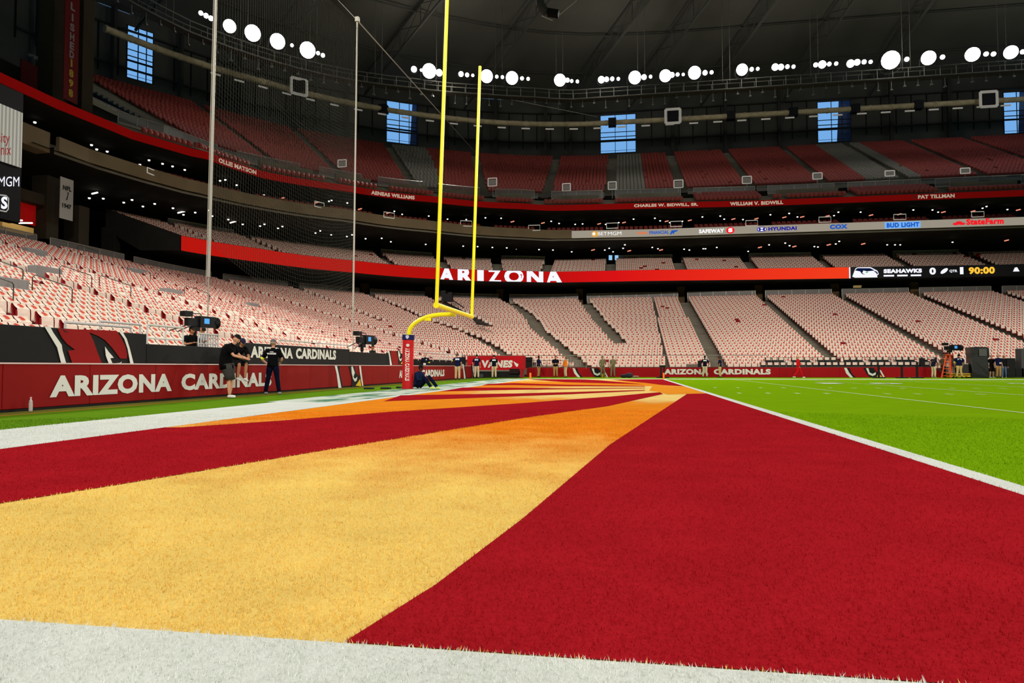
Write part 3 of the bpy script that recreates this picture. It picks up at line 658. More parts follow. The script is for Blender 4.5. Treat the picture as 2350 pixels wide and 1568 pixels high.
# ------------------------------------------------------------------ field walls
WX=-14.9
WRED=M('pad_red',(138,20,18),.6,spec=.08,var=.08,scale=.7); WBLK=M('banner_black',(24,24,23),.6,spec=.12); WWHT=M('print_white',(222,222,212),.6); WYEL=M('print_gold',(222,186,30),.6)
YEND=51.2
m_=MB()
for i,(a,b_) in enumerate(zip(np.linspace(-6,YEND,27),np.linspace(-6,YEND,27)[1:])): m_.box((WX-.1,(a+b_)/2,.51),(.2,b_-a-.012,.90))
m_.box((WX-.1,(YEND-6)/2,.03),(.16,YEND+6,.06),k=1)
wl=tag(m_.build('wall_left',[WRED,BLACK],bevel=.012),kind='structure')
m_=MB(); m_.box((WX-.1,(YEND-6)/2,.975),(.24,YEND+6,.03)); m_.build('white_edge',M('edge_white',(228,196,190),.5),wl)
def wall_text(s,x0,x1,yb,yt,X,root,mat,name='lettering',bold=.05):
    """lettering on a wall plane X between photo columns"""
    P0=at(x0,yb[0],X=X);P1=at(x1,yb[1],X=X); T0=at(x0,yt[0],X=X)
    zb=(P0[2]+P1[2])/2; zt=at(x0,yt[0],X=X)[2]
    m_=MB(); flat_text(m_,s,(X,P0[1],zb),(X,P1[1],zb),zt-zb,bold=bold); return m_.build(name,mat,root)
W1=WX+.012
wall_text('ARIZONA',114,394,(912,899),(862,0),W1,wl,WWHT); wall_text('CARDINALS',416,623,(894,888),(858,0),W1,wl,WWHT)
wall_text('ARIZONA',916,948,(868,866),(850,0),W1,wl,WWHT); wall_text('CARDINALS',968,1020,(866,864),(849,0),W1,wl,WWHT)
def logo(parts,ox,oy,sc,X,root,mats,name='team_emblem',Y=None,dx=0):
    m_=MB()
    for j,(k,pts) in enumerate(parts):
        P=[at(ox+x/sc,oy+y/sc,X=X+j*.004) if Y is None else at(ox+x/sc,oy+y/sc,Y=Y-j*.01)+np.array([dx,0,0]) for x,y in pts]
        m_.poly(P,k)
    return m_.build(name,mats,root)
LG=[WWHT,WBLK,WRED,WYEL]
SMALL=[(0,[(270,895),(300,895),(325,1010),(358,1182),(318,1182),(295,1000)]),(1,[(300,895),(335,900),(330,960),(378,1186),(358,1182),(325,1010)]),(1,[(450,897),(520,897),(545,990),(600,1040),(560,1140),(530,1162),(485,1165),(492,1060)]),
 (0,[(484,905),(500,900),(528,985),(510,1035),(528,1062),(562,1036),(550,1088),(528,1100),(505,1060),(488,985)]),(3,[(597,1062),(612,1158),(538,1150)]),(0,[(583,897),(606,897),(612,960),(638,1155),(622,1155),(594,990)])]
logo(SMALL,720,680,5.6,W1,wl,LG)
sm2=[(k,[(x*.62+1740,y*.87+95) for x,y in p]) for k,p in SMALL]
logo(sm2,720,680,5.6,W1,wl,LG)
# far wall
FY=56.2
m_=MB()
for i,(a,b_) in enumerate(zip(np.linspace(-11.2,21.3,15),np.linspace(-11.2,21.3,15)[1:])): m_.box(((a+b_)/2,FY+.1,.42),(b_-a-.012,.2,.80))
m_.add([(21.3,FY,.02),(22.5,FY,.02),(21.3,FY,.8),(21.3,FY+.2,.02),(22.5,FY+.2,.02),(21.3,FY+.2,.8)],[(0,1,2),(3,5,4),(1,4,5,2),(0,3,4,1)])
m_.box((5,FY+.12,.85),(32,.22,.06),k=1)
wf=tag(m_.build('wall_far',[M('pad_red_far',(158,22,28),.7,spec=.05,var=.06,scale=.5),M('far_cap',(70,56,52),.6)]),kind='structure')
def far_text(s,x0,x1,zb,h,root,mat,Y=FY-.012,bold=.06,name='lettering'):
    a=at(x0,860,Y=Y)[0];b_=at(x1,860,Y=Y)[0]; m_=MB(); flat_text(m_,s,(a,Y,zb),(b_,Y,zb),h,bold=bold); return m_.build(name,mat,root)
far_text('ARIZONA',1524,1626,.24,.46,wf,WWHT); far_text('CARDINALS',1638,1769,.24,.46,wf,WWHT)
FAR=[(0,[(1550,618),(1580,618),(1610,680),(1658,742),(1622,742),(1575,690)]),(1,[(1580,618),(1615,620),(1640,690),(1690,742),(1658,742),(1610,680)]),(1,[(1778,618),(1900,618),(1925,660),(1965,680),(1945,735),(1865,745),(1815,690)]),
 (0,[(1808,622),(1836,622),(1850,676),(1885,695),(1925,672),(1922,705),(1885,722),(1838,700)]),(3,[(1950,688),(2010,745),(1930,744)]),(0,[(1965,640),(1985,650),(2032,742),(2014,745),(1985,690)])]
logo(FAR,1050,740,5.875,None,wf,LG,Y=FY-.012); logo(FAR,1050,740,5.875,None,wf,LG,Y=FY-.012,dx=21.9)
# corner chamfer between the walls behind the canopy
# parapet banners above the left wall, each panel a hanging banner of its own
def banner(y0,y1,z1,label,z0=.99,X=WX-.27,th=.06):
    b_=MB(); b_.box((X-th/2,(y0+y1)/2,(z0+z1)/2),(th,y1-y0-.02,z1-z0)); o=b_.build('stand_banner',WBLK,bevel=.01); tag(o,label,'banner','banners along the stand front'); del o['group']; return o
XB=WX-.27
Y0=at(0,742,X=XB)[1]; Ya=at(337,768,X=XB)[1]; Yb=at(543,785,X=XB)[1]; Yc=at(803,803,X=XB)[1]; Yd=at(888,812,X=XB)[1]; Ye=at(945,825,X=XB)[1]
b1=banner(-6,Ya,1.76,'black banner with the large red and white bird head, leftmost above the red wall')
b2=banner(Ya,Yb,1.50,'plain black low banner beneath the left television camera')
b3=banner(Yb,Yc,1.70,'black banner reading ARIZONA CARDINALS in white above the red wall')
b4=banner(Yc,Yd,1.60,'plain black banner beneath the second television camera, left of the goal post')
b5=banner(Yd,Ye,1.66,'black banner with small bird head, behind the goal post pad')
b6=banner(Yd+3.6,49.5,1.40,'dark grey banner right of the goal post, above the red wall',X=WX-1.0)
BX=XB+.012
BIG=[(1,[(520,40),(540,44),(690,300),(740,495),(728,495),(675,310)]),(0,[(530,45),(600,50),(640,125),(740,270),(750,340),(795,497),(735,497),(685,300)]),
 (2,[(690,75),(1395,100),(1450,180),(1500,280),(1525,380),(1520,437),(1440,432),(1340,300),(1260,215),(1180,165),(1070,120),(1120,220),(1165,350),(1225,497),(868,497),(815,340),(900,330),(800,255),(740,180)]),
 (1,[(745,77),(825,127),(775,112)]),(0,[(1258,290),(1300,350),(1365,425),(1322,430),(1350,497),(1305,497),(1268,400)]),(0,[(1355,495),(1390,490),(1440,485),(1460,468),(1450,497)]),
 (0,[(1420,100),(1465,106),(1520,200),(1555,310),(1602,497),(1562,497),(1530,320),(1490,200)])]
logo(BIG,0,740,5.222,BX,b1,LG)
wall_text('ARIZONA',575,672,(822,823),(794,0),BX,b3,WWHT); wall_text('CARDINALS',679,771,(824,825.5),(799,0),BX,b3,WWHT)
sm3=[(k,[(x*.62+785,(y-895)*.66+700) for x,y in p if True]) for k,p in SMALL]
sm3=[(2,[(970,700),(1095,705),(1130,885),(975,885)])]+[q for i,q in enumerate(sm3)]
logo(sm3,720,680,5.6,BX,b5,LG)
# ------------------------------------------------------------------ goal post
GX,GY=-E0,24.38
gp_=empty('goal_post',(-11.55,GY,0)); tag(gp_,'bright yellow goal post on a red padded base at the end line','goal post')
YEL=M('post_yellow',(250,238,10),.35,spec=.5,emit=(250,238,10),es=.0); PADR=M('pad_bright_red',(196,28,34),.5); NAVY=M('navy_pad',(16,26,84),.5)
m_=MB(); 
def hexring(cx,cy,r,n=16): return [(cx+r*math.cos(2*math.pi*i/n),cy+r*math.sin(2*math.pi*i/n)) for i in range(n)]
BXg=-11.55; m_.tube([(BXg,GY,0),(BXg+.02,GY,2.0)],.225,20); kid(m_,'base_pad',PADR,gp_)
m_=MB(); m_.tube([(BXg+.02,GY,2.0),(BXg+.03,GY,2.2)],.25,20); o=kid(m_,'collar',NAVY,gp_)
CZ=3.12
m_=MB(); pts=[(BXg+.03,GY,2.15)]
for t in np.linspace(0,1,12): a=t*math.pi/2; pts.append((BXg+.05+1.45*(1-math.cos(a)),GY,2.25+.76*math.sin(a)))
pts.append((GX-.02,GY,3.01)); m_.tube(pts,.088,14); kid(m_,'gooseneck',YEL,gp_)
m_=MB(); m_.box((GX-.32,GY,3.07),(.5,.16,.05)); m_.box((GX-1.15,GY-.04,2.82),(.26,.06,.12)); kid(m_,'bracket',YEL,gp_)
m_=MB(); m_.tube([(GX,GY-2.92,CZ),(GX,GY+2.92,CZ)],.095,16); m_.tube([(GX,GY-2.93,CZ),(GX,GY-2.9,CZ)],.11,16); kid(m_,'crossbar',YEL,gp_)
LEAN=.033; UPH=11.3
for sy in (-1,1):
    m_=MB(); m_.tube([(GX,GY+sy*2.87,CZ),(GX+UPH*LEAN,GY+sy*2.87,CZ+UPH)],.068,12); kid(m_,'upright',YEL,gp_)
m_=MB(); v,f=text2d('ARIZONA CARDINALS',.05); R_=.232
def padpt(a,b_): # text runs downwards on the side facing the viewer
    th=-1.38+(b_-.5)*.78; return (BXg+.012+R_*math.cos(th),GY+R_*math.sin(th),1.66-1.32*a)
m_.add([padpt(a,b_) for a,b_ in v],f); kid(m_,'pad_lettering',WWHT,gp_)
m_=MB(); m_.poly([(BXg+.015+.24*math.cos(-1.3+.3*math.cos(t)),GY+.24*math.sin(-1.3+.3*math.cos(t)),1.77+.06*math.sin(t)) for t in np.linspace(0,2*math.pi,13)[:-1]]); kid(m_,'pad_emblem',WWHT,gp_)
m_=MB(); m_.poly([(BXg+.03+.262*math.cos(-1.45+.26*x),GY+.262*math.sin(-1.45+.26*x),2.10+.08*z) for x,z in ((-1,.8),(0,1),(1,.8),(1,-.2),(0,-1),(-1,-.2))]); kid(m_,'collar_shield',M('shield_white',(200,200,225),.5),gp_)
# ------------------------------------------------------------------ ball net and its poles
NX=-17.0; POLE=M('pole_grey',(170,166,154),.5,.3); NETM=M('net_cord',(70,70,64),.9,spec=0)
net_top=19.7; ny0,ny1=19.15,31.8
for y,lab in ((ny0,'tall thin grey net pole standing left of the goal post'),(ny1,'tall thin grey net pole standing between the net and the goal post')):
    r_=empty('net_pole',(NX,y,1.3)); tag(r_,lab,'pole')
    m_=MB(); m_.tube([(NX,y,1.2),(NX,y,4.2)],.025,6); kid(m_,'lower_rod',POLE,r_)
    m_=MB(); m_.tube([(NX,y,4.0),(NX,y+.3,net_top)],[.055,.04],8); kid(m_,'mast',POLE,r_)
    m_=MB(); m_.box((NX,y+.3,net_top+.05),(.2,.2,.25)); kid(m_,'pulley_head',POLE,r_)
    m_=MB(); m_.tube([(NX+.05,y-.22,3.4),(NX+.05,y+.08,net_top-.2)],.012,4); kid(m_,'halyard',POLE,r_)
m_=MB(); NN=150
def netp(u,v):  # u along, v down
    sag=2.2*math.sin(math.pi*u)**1.0*(1-v)*.55+ .9*math.sin(math.pi*u)*v
    z=net_top-.45+2.6*(1-u)**2*0 - (net_top-.45-5.2)*v - (sag if v<.5 else -0)*(.35) + (-1.3*math.sin(math.pi*u)*v)
    return np.array([NX+.25*math.sin(math.pi*u)*math.sin(math.pi*v),ny0+(ny1-ny0)*u+.3*(1-v),z])
NU,NV=80,88
def thin(pts,r): m_.tube(pts,r,3,cap=False)
for i in range(NU+1): thin([netp(i/NU,v) for v in np.linspace(0,1,9)],.0045)
for j in range(NV+1): thin([netp(u,j/NV) for u in np.linspace(0,1,13)],.0045)
thin([netp(u,0) for u in np.linspace(0,1,13)],.02)
tag(m_.build('ball_net',NETM),'fine dark safety net stretched between two tall poles behind the end zone','net')
def cable(P,Q,label,sag=0,r=.018):
    pts=[np.array(P)*(1-t)+np.array(Q)*t-np.array([0,0,sag*math.sin(math.pi*t)]) for t in np.linspace(0,1,7)]
    m_=MB(); m_.tube(pts,r,4); tag(m_.build('guy_cable',POLE),label,'cable')
tp=np.array([NX,ny1+.3,net_top])
cable(tp,at(1093,352,Z=36.0),'long diagonal cable from the right net pole down to the far upper deck',r=.045)
cable(tp,at(700,-80,Z=44),'short cable running up left from the top of the right net pole')
cable(at(1140,222,Y=97),at(1370,268,Y=110),'thin pale cable slanting right under the floodlights near the centre',r=.05)
# ------------------------------------------------------------------ floodlights on the ring catwalk
LAMPS=[(461,30,6),(473,36,6.5),(484,42,6.5),(527,60,17),(580,76,21),(637,95,20),(670,104,4.5),(706,115,21),(730,122,5),(741,127,5.5),(950,159,8),(967,161,4),(985,163,19),(1008,167,9),(1058,170,7),(1072,172,5.5),(1085,173,4),(1117,175,17),(1140,176,4.5),(1153,177,4.5),(1175,179,17),(1198,180,5),(1212,181,4.5),(1285,184,16),(1302,184,6),(1312,186,4.5),(1325,187,4.5),(1380,183,9),(1392,182,6.5),(1405,181,5.5),(1419,181,4.5),(1457,178,17),(1478,177,7),(1493,176,4.5),(1527,174,16),(1542,172,7),(1555,171,5),(1568,171,4),(1594,167,17),(1618,167,6.5),(1633,166,5),(1703,160,15),(1725,159,5.5),(1739,158,4.5),(1779,154,9),(1792,154,8),(1807,153,5.5),(1821,153,5),(1872,149,6),(1887,148,10),(1903,147,5.5),(1919,146,5),(1952,146,10),(1967,143,8),(1983,142,6),(1998,142,5),(2044,138,23),(2081,136,6),(2131,133,18),(2163,131,6),(2232,125,18),(2263,124,6),(2280,124,6),(2320,120,17),(2347,119,6)]
LAMPE=M('lamp_lens',(255,255,255),.3,emit=(250,252,255),es=9); HOUS=M('lamp_housing',(52,52,54),.5,.4)
def lamp_mesh(big):
    h=MB(); h.tube([(0,0,0),(0,.12,0),(0,.5,0),(0,.62,0)],[1.06,1.06,.7,.3],14); 
    l=MB(); rings=[(1.0,0),(.93,-.14),(.7,-.28),(.38,-.37),(.06,-.40)]
    vs=[];fs=[]
    for r,y in rings: vs+=[(r*math.cos(t),y,r*math.sin(t)) for t in np.linspace(0,2*math.pi,17)[:-1]]
    for i in range(len(rings)-1):
        for j in range(16): fs.append((i*16+j,i*16+(j+1)%16,(i+1)*16+(j+1)%16,(i+1)*16+j))
    l.add(vs,fs)
    y=MB(); y.tube([(-1.12,.2,0),(-1.12,.2,-1.0),(-.5,.2,-1.5),(.5,.2,-1.5),(1.12,.2,-1.0),(1.12,.2,0)],.06,5)
    return h,l,y
pro=None
for i,(x,y,r) in enumerate(LAMPS):
    s,P=ring_hit(T_LITE,x,y); dpt=pj(P)[2][0]; R_=r*.86*dpt/FPX  # glare put into the lens size: radius covers the bloom
    rt=empty('floodlight',tuple(P)); sc_=R_; rt.scale=(sc_,sc_,sc_)
    dirv=Vector((CX+35-P[0],12-P[1],-30)); rt.rotation_euler=dirv.to_track_quat('-Y','Z').to_euler()
    if pro is None:
        h,l,yk=lamp_mesh(1); pro=[h.build('housing',HOUS,rt),l.build('lens',LAMPE,rt,smooth=True),yk.build('yoke',HOUS,rt)]
    else:
        for q in pro: c_=q.copy(); C.objects.link(c_); c_.parent=rt
    grp='large' if r>=9 else 'small'
    where='left roof ring behind the net' if x<800 else 'far roof ring over the stand'
    tag(rt,'%s glaring white floodlight on the %s'%(grp,where),'floodlight','%s floodlights on the %s'%(grp,where))
cw=empty('lighting_catwalk',(CX,CY+41,41.5)); tag(cw,'dark steel catwalk ring carrying the floodlights under the roof','catwalk')
CWM=M('catwalk_steel',(92,90,84),.7)
m_=MB(); ss=srt(T_LITE,4,182,4,4)
for dr,z in ((.6,40.6),(.6,41.9),(1.9,40.6),(1.9,41.9)): m_.tube([rp(T_LITE,s,dr,z) for s in ss],.07,4)
for s in srange(4,182,2,2.8): m_.tube([rp(T_LITE,s,.6,41.9),rp(T_LITE,s,.6,40.6),rp(T_LITE,s,1.9,40.6),rp(T_LITE,s,1.9,41.9)],.045,4)
kid(m_,'rail_frame',CWM,cw)
m_=MB(); ring_solid(m_,T_LITE,4,182,40.5,40.6,.6,1.9); kid(m_,'deck',CWM,cw)
for s in srange(6,182,12,12):
    p=rp(T_LITE,s,1.2,0); zt=58 if s>60 else 56; 
    for o_ in (-.5,.5): m_=MB(); m_.tube([(p[0]+o_,p[1],41.9),(p[0]+o_,p[1],zt)],.035,4); kid(m_,'hanger_rod',CWM,cw)
m_=MB()
for s in srange(7,180,1.7,2.3): p=rp(T_LITE,s,.9,0); hh=random.choice((.5,.9,1.3)); m_.box((p[0],p[1],40.4-hh/2),(.08,.08,hh)); m_.box((p[0],p[1],40.35-hh),(.3,.3,.2))
kid(m_,'hanging_fittings',CWM,cw)['kind']='stuff'
# ------------------------------------------------------------------ air duct ring
dt=empty('air_duct',(CX,CY+56,42)); tag(dt,'pale round air duct ring hung along the top of the bowl','duct')
DUCTM=M('duct_fabric',(186,170,136),.8,var=.2,scale=1.2); DARKB=M('duct_box',(14,15,20),.6)
def duct_s(px): return ring_hit(T_DUCT,px,270)[0]
m_=MB(); sl=ring_hit(T_DUCT,240,66)[0]; ss=srt(T_DUCT,sl,182,4,3); m_.tube([rp(T_DUCT,s,0,42) for s in ss],.42,10); 
for s in srt(T_DUCT,sl,182,3.2,3.2): 
    a=rp(T_DUCT,s,0,42); b_=rp(T_DUCT,s+.25,0,42); m_.tube([a,b_],.47,10)
kid(m_,'duct_tube',DUCTM,dt)
for px in (880,1405,1677,1820,1962,2107):
    s=duct_s(px); a=rp(T_DUCT,s,0,42); m_=MB(); m_.box(a,(1.3,1.2,1.3),rz=0); kid(m_,'black_collar',DARKB,dt)
for px in [482+55*i for i in range(34)]:
    if px in (1400,): continue
    s=ring_hit(T_DUCT,px,290 if px>800 else 120+px*.2)[0]; a=rp(T_DUCT,s,-.1,41.15); b_=rp(T_DUCT,s+1.4,-.1,41.15); m_=MB(); m_.tube([a,b_],.13,5); kid(m_,'tube_light',M('tube_light_faint_glow',(196,190,178),.5,emit=(196,190,178),es=.25),dt)  # tubes have a faint glow put into their material
for px,py,w_,lab in ((696,207,1.9,'left'),(1543,273,1.9,'central'),(2259,235,1.9,'right')):
    s,P=ring_hit(T_DUCT,px,py); m_=MB(); t_=np.array([1,0,0]) if s>90 else np.array([math.sin(math.radians(s)),math.cos(math.radians(s)),0])
    P=P-np.array([CX-P[0],0,0])*0
    c=P; h=1.15
    for sx_ in (-1,1):
        m_.tube([c+t_*h*sx_+np.array([0,-1.3,-h]),c+t_*h*sx_+np.array([0,-1.3,h])],.22,4)
        m_.tube([c+t_*-h+np.array([0,-1.3,h*sx_]),c+t_*h+np.array([0,-1.3,h*sx_])],.22,4)
    r_=empty('speaker_frame',tuple(c)); tag(r_,'white square frame round a black loudspeaker on the duct, %s of three'%lab,'loudspeaker')
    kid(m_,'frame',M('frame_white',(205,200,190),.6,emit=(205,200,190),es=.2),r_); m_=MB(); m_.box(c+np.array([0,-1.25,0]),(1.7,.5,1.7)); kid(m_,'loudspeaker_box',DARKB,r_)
# hanging speaker cluster near the top of the frame
hc=empty('hanging_speaker_array',tuple(at(1255,20,Y=62))); tag(hc,'black curved speaker array hanging from the roof at the top centre','loudspeaker')
P=[at(x,y,Y=62) for x,y in ((1238,-6),(1240,10),(1246,20),(1254,28))]; m_=MB(); m_.tube(P,[.38,.42,.42,.36],8); kid(m_,'speaker_column',M('speaker_grey',(70,70,66),.7),hc)
m_=MB(); a=at(1260,30,Y=62); m_.box(a+np.array([.4,0,-.05]),(1.1,.8,.5),rot=Matrix.Rotation(.25,3,'Y')); kid(m_,'amplifier_box',BLACK,hc)
m_=MB(); m_.tube([at(1284,34,Y=62),at(1320,4,Y=62),at(1340,-30,Y=62)],.06,5); kid(m_,'support_arm',POLE,hc)
m_=MB(); m_.tube([at(1243,36,Y=61.5),at(1268,47,Y=61.5)],.05,5); kid(m_,'bumper_bar',M('bar_white',(190,190,185),.5),hc)
# ------------------------------------------------------------------ left concourse: piers, banners, lights, screen
PIER=M('pier_concrete',(66,59,46),.9,var=.15,scale=.6)
def pier(x0,x1,yt,yb,X,lab,dX=1.4,mat=PIER):
    A=at(x0,yb,X=X);B=at(x1,yb,X=X);T=at(x0,yt,X=X); m_=MB(); m_.box((X-dX/2,(A[1]+B[1])/2,(A[2]+T[2])/2),(dX,B[1]-A[1],T[2]-A[2])); return tag(m_.build('concrete_pier',mat,bevel=.03),lab,'pier')
pier(120,147,-30,224,-47.2,'tall concrete pier left of the long hanging maroon banner'); pier(187,213,-30,250,-47.2,'tall concrete pier right of the long hanging maroon banner')
pier(106,134,400,548,-46.2,'concrete pier left of the white 1947 banner in the dark concourse'); pier(180,204,470,566,-46.4,'short concrete pier right of the white 1947 banner in the dark concourse')
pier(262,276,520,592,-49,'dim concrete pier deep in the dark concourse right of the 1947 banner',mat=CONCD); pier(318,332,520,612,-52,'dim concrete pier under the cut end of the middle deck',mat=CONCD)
m_=MB(); A=at(48,443,X=-46.1);B=at(105,460,X=-46.1); m_.box((-46.6,(A[1]+B[1])/2-.6,13.6),(.9,B[1]-A[1]+1.1,.8)); tag(m_.build('concourse_beam',PIER),'horizontal concrete beam meeting the pier beside the big screen','beam')
MAR=M('banner_maroon',(112,18,24),.8); BW=M('banner_white',(186,184,180),.8)
X=-46.0; A=at(145,225,X=X);B=at(178,232,X=X); T=at(145,-90,X=X)
r_=empty('hanging_banner',(X,(A[1]+B[1])/2,A[2])); tag(r_,'long maroon hanging banner with letters LISHED and 1898 in gold','banner')
m_=MB(); m_.box((X-.03,(A[1]+B[1])/2,(A[2]+T[2])/2),(.05,B[1]-A[1],T[2]-A[2])); kid(m_,'cloth',MAR,r_)
cy_=(A[1]+B[1])/2
for ch,yy,k in [('L',12,0),('I',37,0),('S',60,0),('H',82,0),('E',103,0),('D',123,0),('1',143,1),('8',167,1),('9',190,1),('8',213,1)]:
    z=at(161,yy,X=X)[2]; m_=MB(); flat_text(m_,ch,(X+.02,cy_-(.22 if ch not in 'I1' else .09),z-.32),(X+.02,cy_+(.22 if ch not in 'I1' else .09),z-.32),.62,bold=.05); kid(m_,'banner_letter',[M('letter_silver',(150,140,150),.7),M('letter_gold',(190,160,40),.7)][k],r_)
X=-45.0; A=at(137,500,X=X);B=at(167,506,X=X);T=at(137,404,X=X)
r_=empty('hanging_banner',(X,(A[1]+B[1])/2,A[2])); tag(r_,'white hanging banner with black 1947 in the dark left concourse','banner')
m_=MB(); m_.box((X-.03,(A[1]+B[1])/2,(A[2]+T[2])/2),(.05,B[1]-A[1],T[2]-A[2])); kid(m_,'cloth',BW,r_)
yc=(A[1]+B[1])/2
for t_,zz,w_,h_ in (('1947',A[2]+.85,.42,.36),('NFL',T[2]-.95,.4,.36)):
    m_=MB(); flat_text(m_,t_,(X+.02,yc-w_,zz),(X+.02,yc+w_,zz),h_,bold=.04); kid(m_,'banner_text',BLACK,r_)
m_=MB(); m_.poly([(X+.02,yc-.08,A[2]+1.5),(X+.02,yc+.02,A[2]+1.5),(X+.02,yc+.16,A[2]+2.1),(X+.02,yc+.06,A[2]+2.15),(X+.02,yc+.05,A[2]+1.9)]); kid(m_,'banner_figure',BLACK,r_)
m_=MB(); A=at(48,210,X=-50);B=at(108,172,X=-50); m_.box((-50.1,(A[1]+B[1])/2,(A[2]+B[2])/2),(.1,B[1]-A[1],B[2]-A[2]+.6)); tag(m_.build('maroon_wall_sign',MAR),'dim maroon sign panel left of the tall concrete pier','sign')
# big screen at the left edge
X=-44.3; A=at(48,492,X=X); T=at(48,232,X=X)
r_=empty('video_board',(X,A[1]-4,A[2])); tag(r_,'big video board at the left edge with MGM and S lettering','video board')
m_=MB(); m_.box((X-.5,A[1]-6,(A[2]+T[2])/2),(.9,12,T[2]-A[2]+1.2)); kid(m_,'cabinet',BLACK,r_)
WPAN=bpy.data.materials.new('louvre_white'); WPAN.use_nodes=True; nt=WPAN.node_tree; b=nt.nodes['Principled BSDF']; b.inputs['Roughness'].default_value=.7
g=nt.nodes.new('ShaderNodeNewGeometry'); wv=nt.nodes.new('ShaderNodeTexWave'); wv.bands_direction='Y'; wv.inputs['Scale'].default_value=1.1; nt.links.new(g.outputs['Position'],wv.inputs['Vector'])
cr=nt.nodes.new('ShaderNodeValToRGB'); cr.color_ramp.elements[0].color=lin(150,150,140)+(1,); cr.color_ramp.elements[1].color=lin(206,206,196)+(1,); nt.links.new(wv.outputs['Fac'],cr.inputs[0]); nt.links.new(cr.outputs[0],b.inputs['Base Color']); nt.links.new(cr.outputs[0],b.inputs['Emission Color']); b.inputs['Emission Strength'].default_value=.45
za=at(47,385,X=X)[2]; zt_b=at(47,258,X=X)[2]; m_=MB(); m_.box((X+.02,A[1]-5.6,(za+zt_b)/2),(.06,11,zt_b-za)); kid(m_,'sponsor_panel',WPAN,r_)
def vb(s,px0_,px1_,py0,py1,mat,name='lettering',bold=.04):
    P0=at(px0_,py1,X=X+.08);P1=at(px1_,py1,X=X+.08);T_=at((px0_+px1_)/2,py0,X=X+.08); m_=MB(); flat_text(m_,s,P0,P1,T_[2]-(P0[2]+P1[2])/2,bold=bold); kid(m_,name,mat,r_)
VR=M('letter_red',(150,30,30),.6,emit=(150,30,30),es=.5)
vb('sity',-6,22,306,335,VR,bold=0); vb('enix',-8,25,332,356,VR,bold=0); vb('MGM',-4,44,405,428,LW,bold=0)
vb('S',2,17,451,480,LW,bold=.04)
m_=MB(); P=[at(x,y,X=X+.06) for x,y in ((-6,447),(14,449),(20,455),(19,480),(14,486),(-6,482))]; m_.tube(P,.045,4); kid(m_,'number_frame',M('led_grey',(150,150,145),.5,emit=(170,170,165),es=.7),r_)
# tube lamps and red panel by the big screen
REDW=M('panel_red',(176,14,14),.7,emit=(160,10,8),es=.35)
m_=MB(); A=at(42,470,X=-47);B=at(78,500,X=-47); m_.box((-47.2,(A[1]+B[1])/2,(A[2]+B[2])/2-.1),(.1,B[1]-A[1]+.6,1.6)); tag(m_.build('red_wall_panel',REDW),'bright red wall panel glowing beside the big screen','panel')
TUBE=M('tube_lit',(255,245,235),.4,emit=(255,244,232),es=3)
for a,b_,lab in (((8,500),(26,500),'upper left'),((19,506),(51,506),'middle'),((44,512),(74,512),'lower right')):
    m_=MB(); m_.tube([at(*a,X=-45.8),at(*b_,X=-45.8)],.055,6); tag(m_.build('tube_lamp',TUBE),'%s of the three white tube lamps under the big screen'%lab,'lamp')
m_=MB(); A=at(8,517,X=-46.2);B=at(80,530,X=-46.2); m_.box((-46.6,(A[1]+B[1])/2,(A[2]+B[2])/2),(.6,B[1]-A[1],.5)); tag(m_.build('kiosk',M('kiosk_tan',(214,176,104),.7,emit=(214,170,90),es=.2)),'tan lit kiosk canopy under the tube lamps at far left','kiosk')
# recessed lamps in the dark decks
RL=[(205,455,0),(237,456,0),(284,465,0),(303,459,0),(328,474,0),(355,468,0),(397,478,0),(421,493,0),(448,488,0),(480,483,0),(487,496,0),(524,504,0),(557,515,0),(597,519,0),(607,515,0),(638,524,0),(648,520,0),(724,535,0),(735,530,0),(760,539,0),(796,543,0),(808,539,0),(839,548,0),(876,547,0),(897,555,0),(977,561,0),(1063,565,0),(1096,566,0),(1130,568,0),(1163,569,0),(1237,573,0),(1269,574,0),(1312,578,0),
 (505,415,0),(517,413,0),(543,425,0),(506,436,0),(606,448,0),(222,343,0),(210,333,0),(246,348,0),(226,355,0),(342,368,0),(373,376,0),(396,382,0),(424,390,0),(321,378,0),(80,281,0),
 (648,455,1),(727,465,1),(826,480,1),(891,489,1),(1176,509,1),(1246,512,1),(1375,514,1),(1432,511,1),(1530,508,1),(1583,506,1),(1683,503,1),(1736,502,1),(1800,499,1),(1841,498,1),(1899,496,1),(1999,494,1),(2064,492,1),(2165,487,1),(2233,485,1),(2337,482,1),
 (755,462,0),(761,460,0),(797,466,0),(905,485,0),(923,492,0),(984,496,0),(1027,503,0),(1070,504,0),(1114,500,0),(1150,501,0),(1265,508,0),(1283,513,0),(1320,515,0),(1337,514,0),(1390,515,0),(1420,511,0),(1454,503,0),(1503,501,0),(1515,507,0),(1537,511,0),(1566,508,0),(1612,498,0),(1653,496,0),(1662,503,0),(1705,504,0),(1768,493,0),(1811,490,0),(1830,498,0),(1924,487,0),(1914,495,0),(1975,487,0),(2096,482,0),(2140,482,0),(2153,487,0),(2255,478,0),(2264,474,0),(2312,481,0),
 (1361,574,1),(1444,576,1),(1517,574,1),(1744,568,1),(1823,566,1),(1902,562,1),(1981,560,1),(2310,552,1),
 (1388,574,0),(1398,570,0),(1407,578,0),(1430,570,0),(1434,562,0),(1497,568,0),(1510,571,0),(1570,572,0),(1582,574,0),(1614,571,0),(1619,571,0),(1645,568,0),(1717,577,0),(1765,562,0),(1802,558,0),(1812,564,0),(1869,566,0),(1877,567,0),(1926,554,0),(1918,560,0),(2036,562,0),(2054,562,0),(2066,562,0),(2186,556,0)]
mW=M('spot_white',(255,250,240),.4,emit=(255,250,240),es=2.2); mO=M('spot_salmon',(240,150,120),.4,emit=(244,150,120),es=1.0)
mesh_s={}
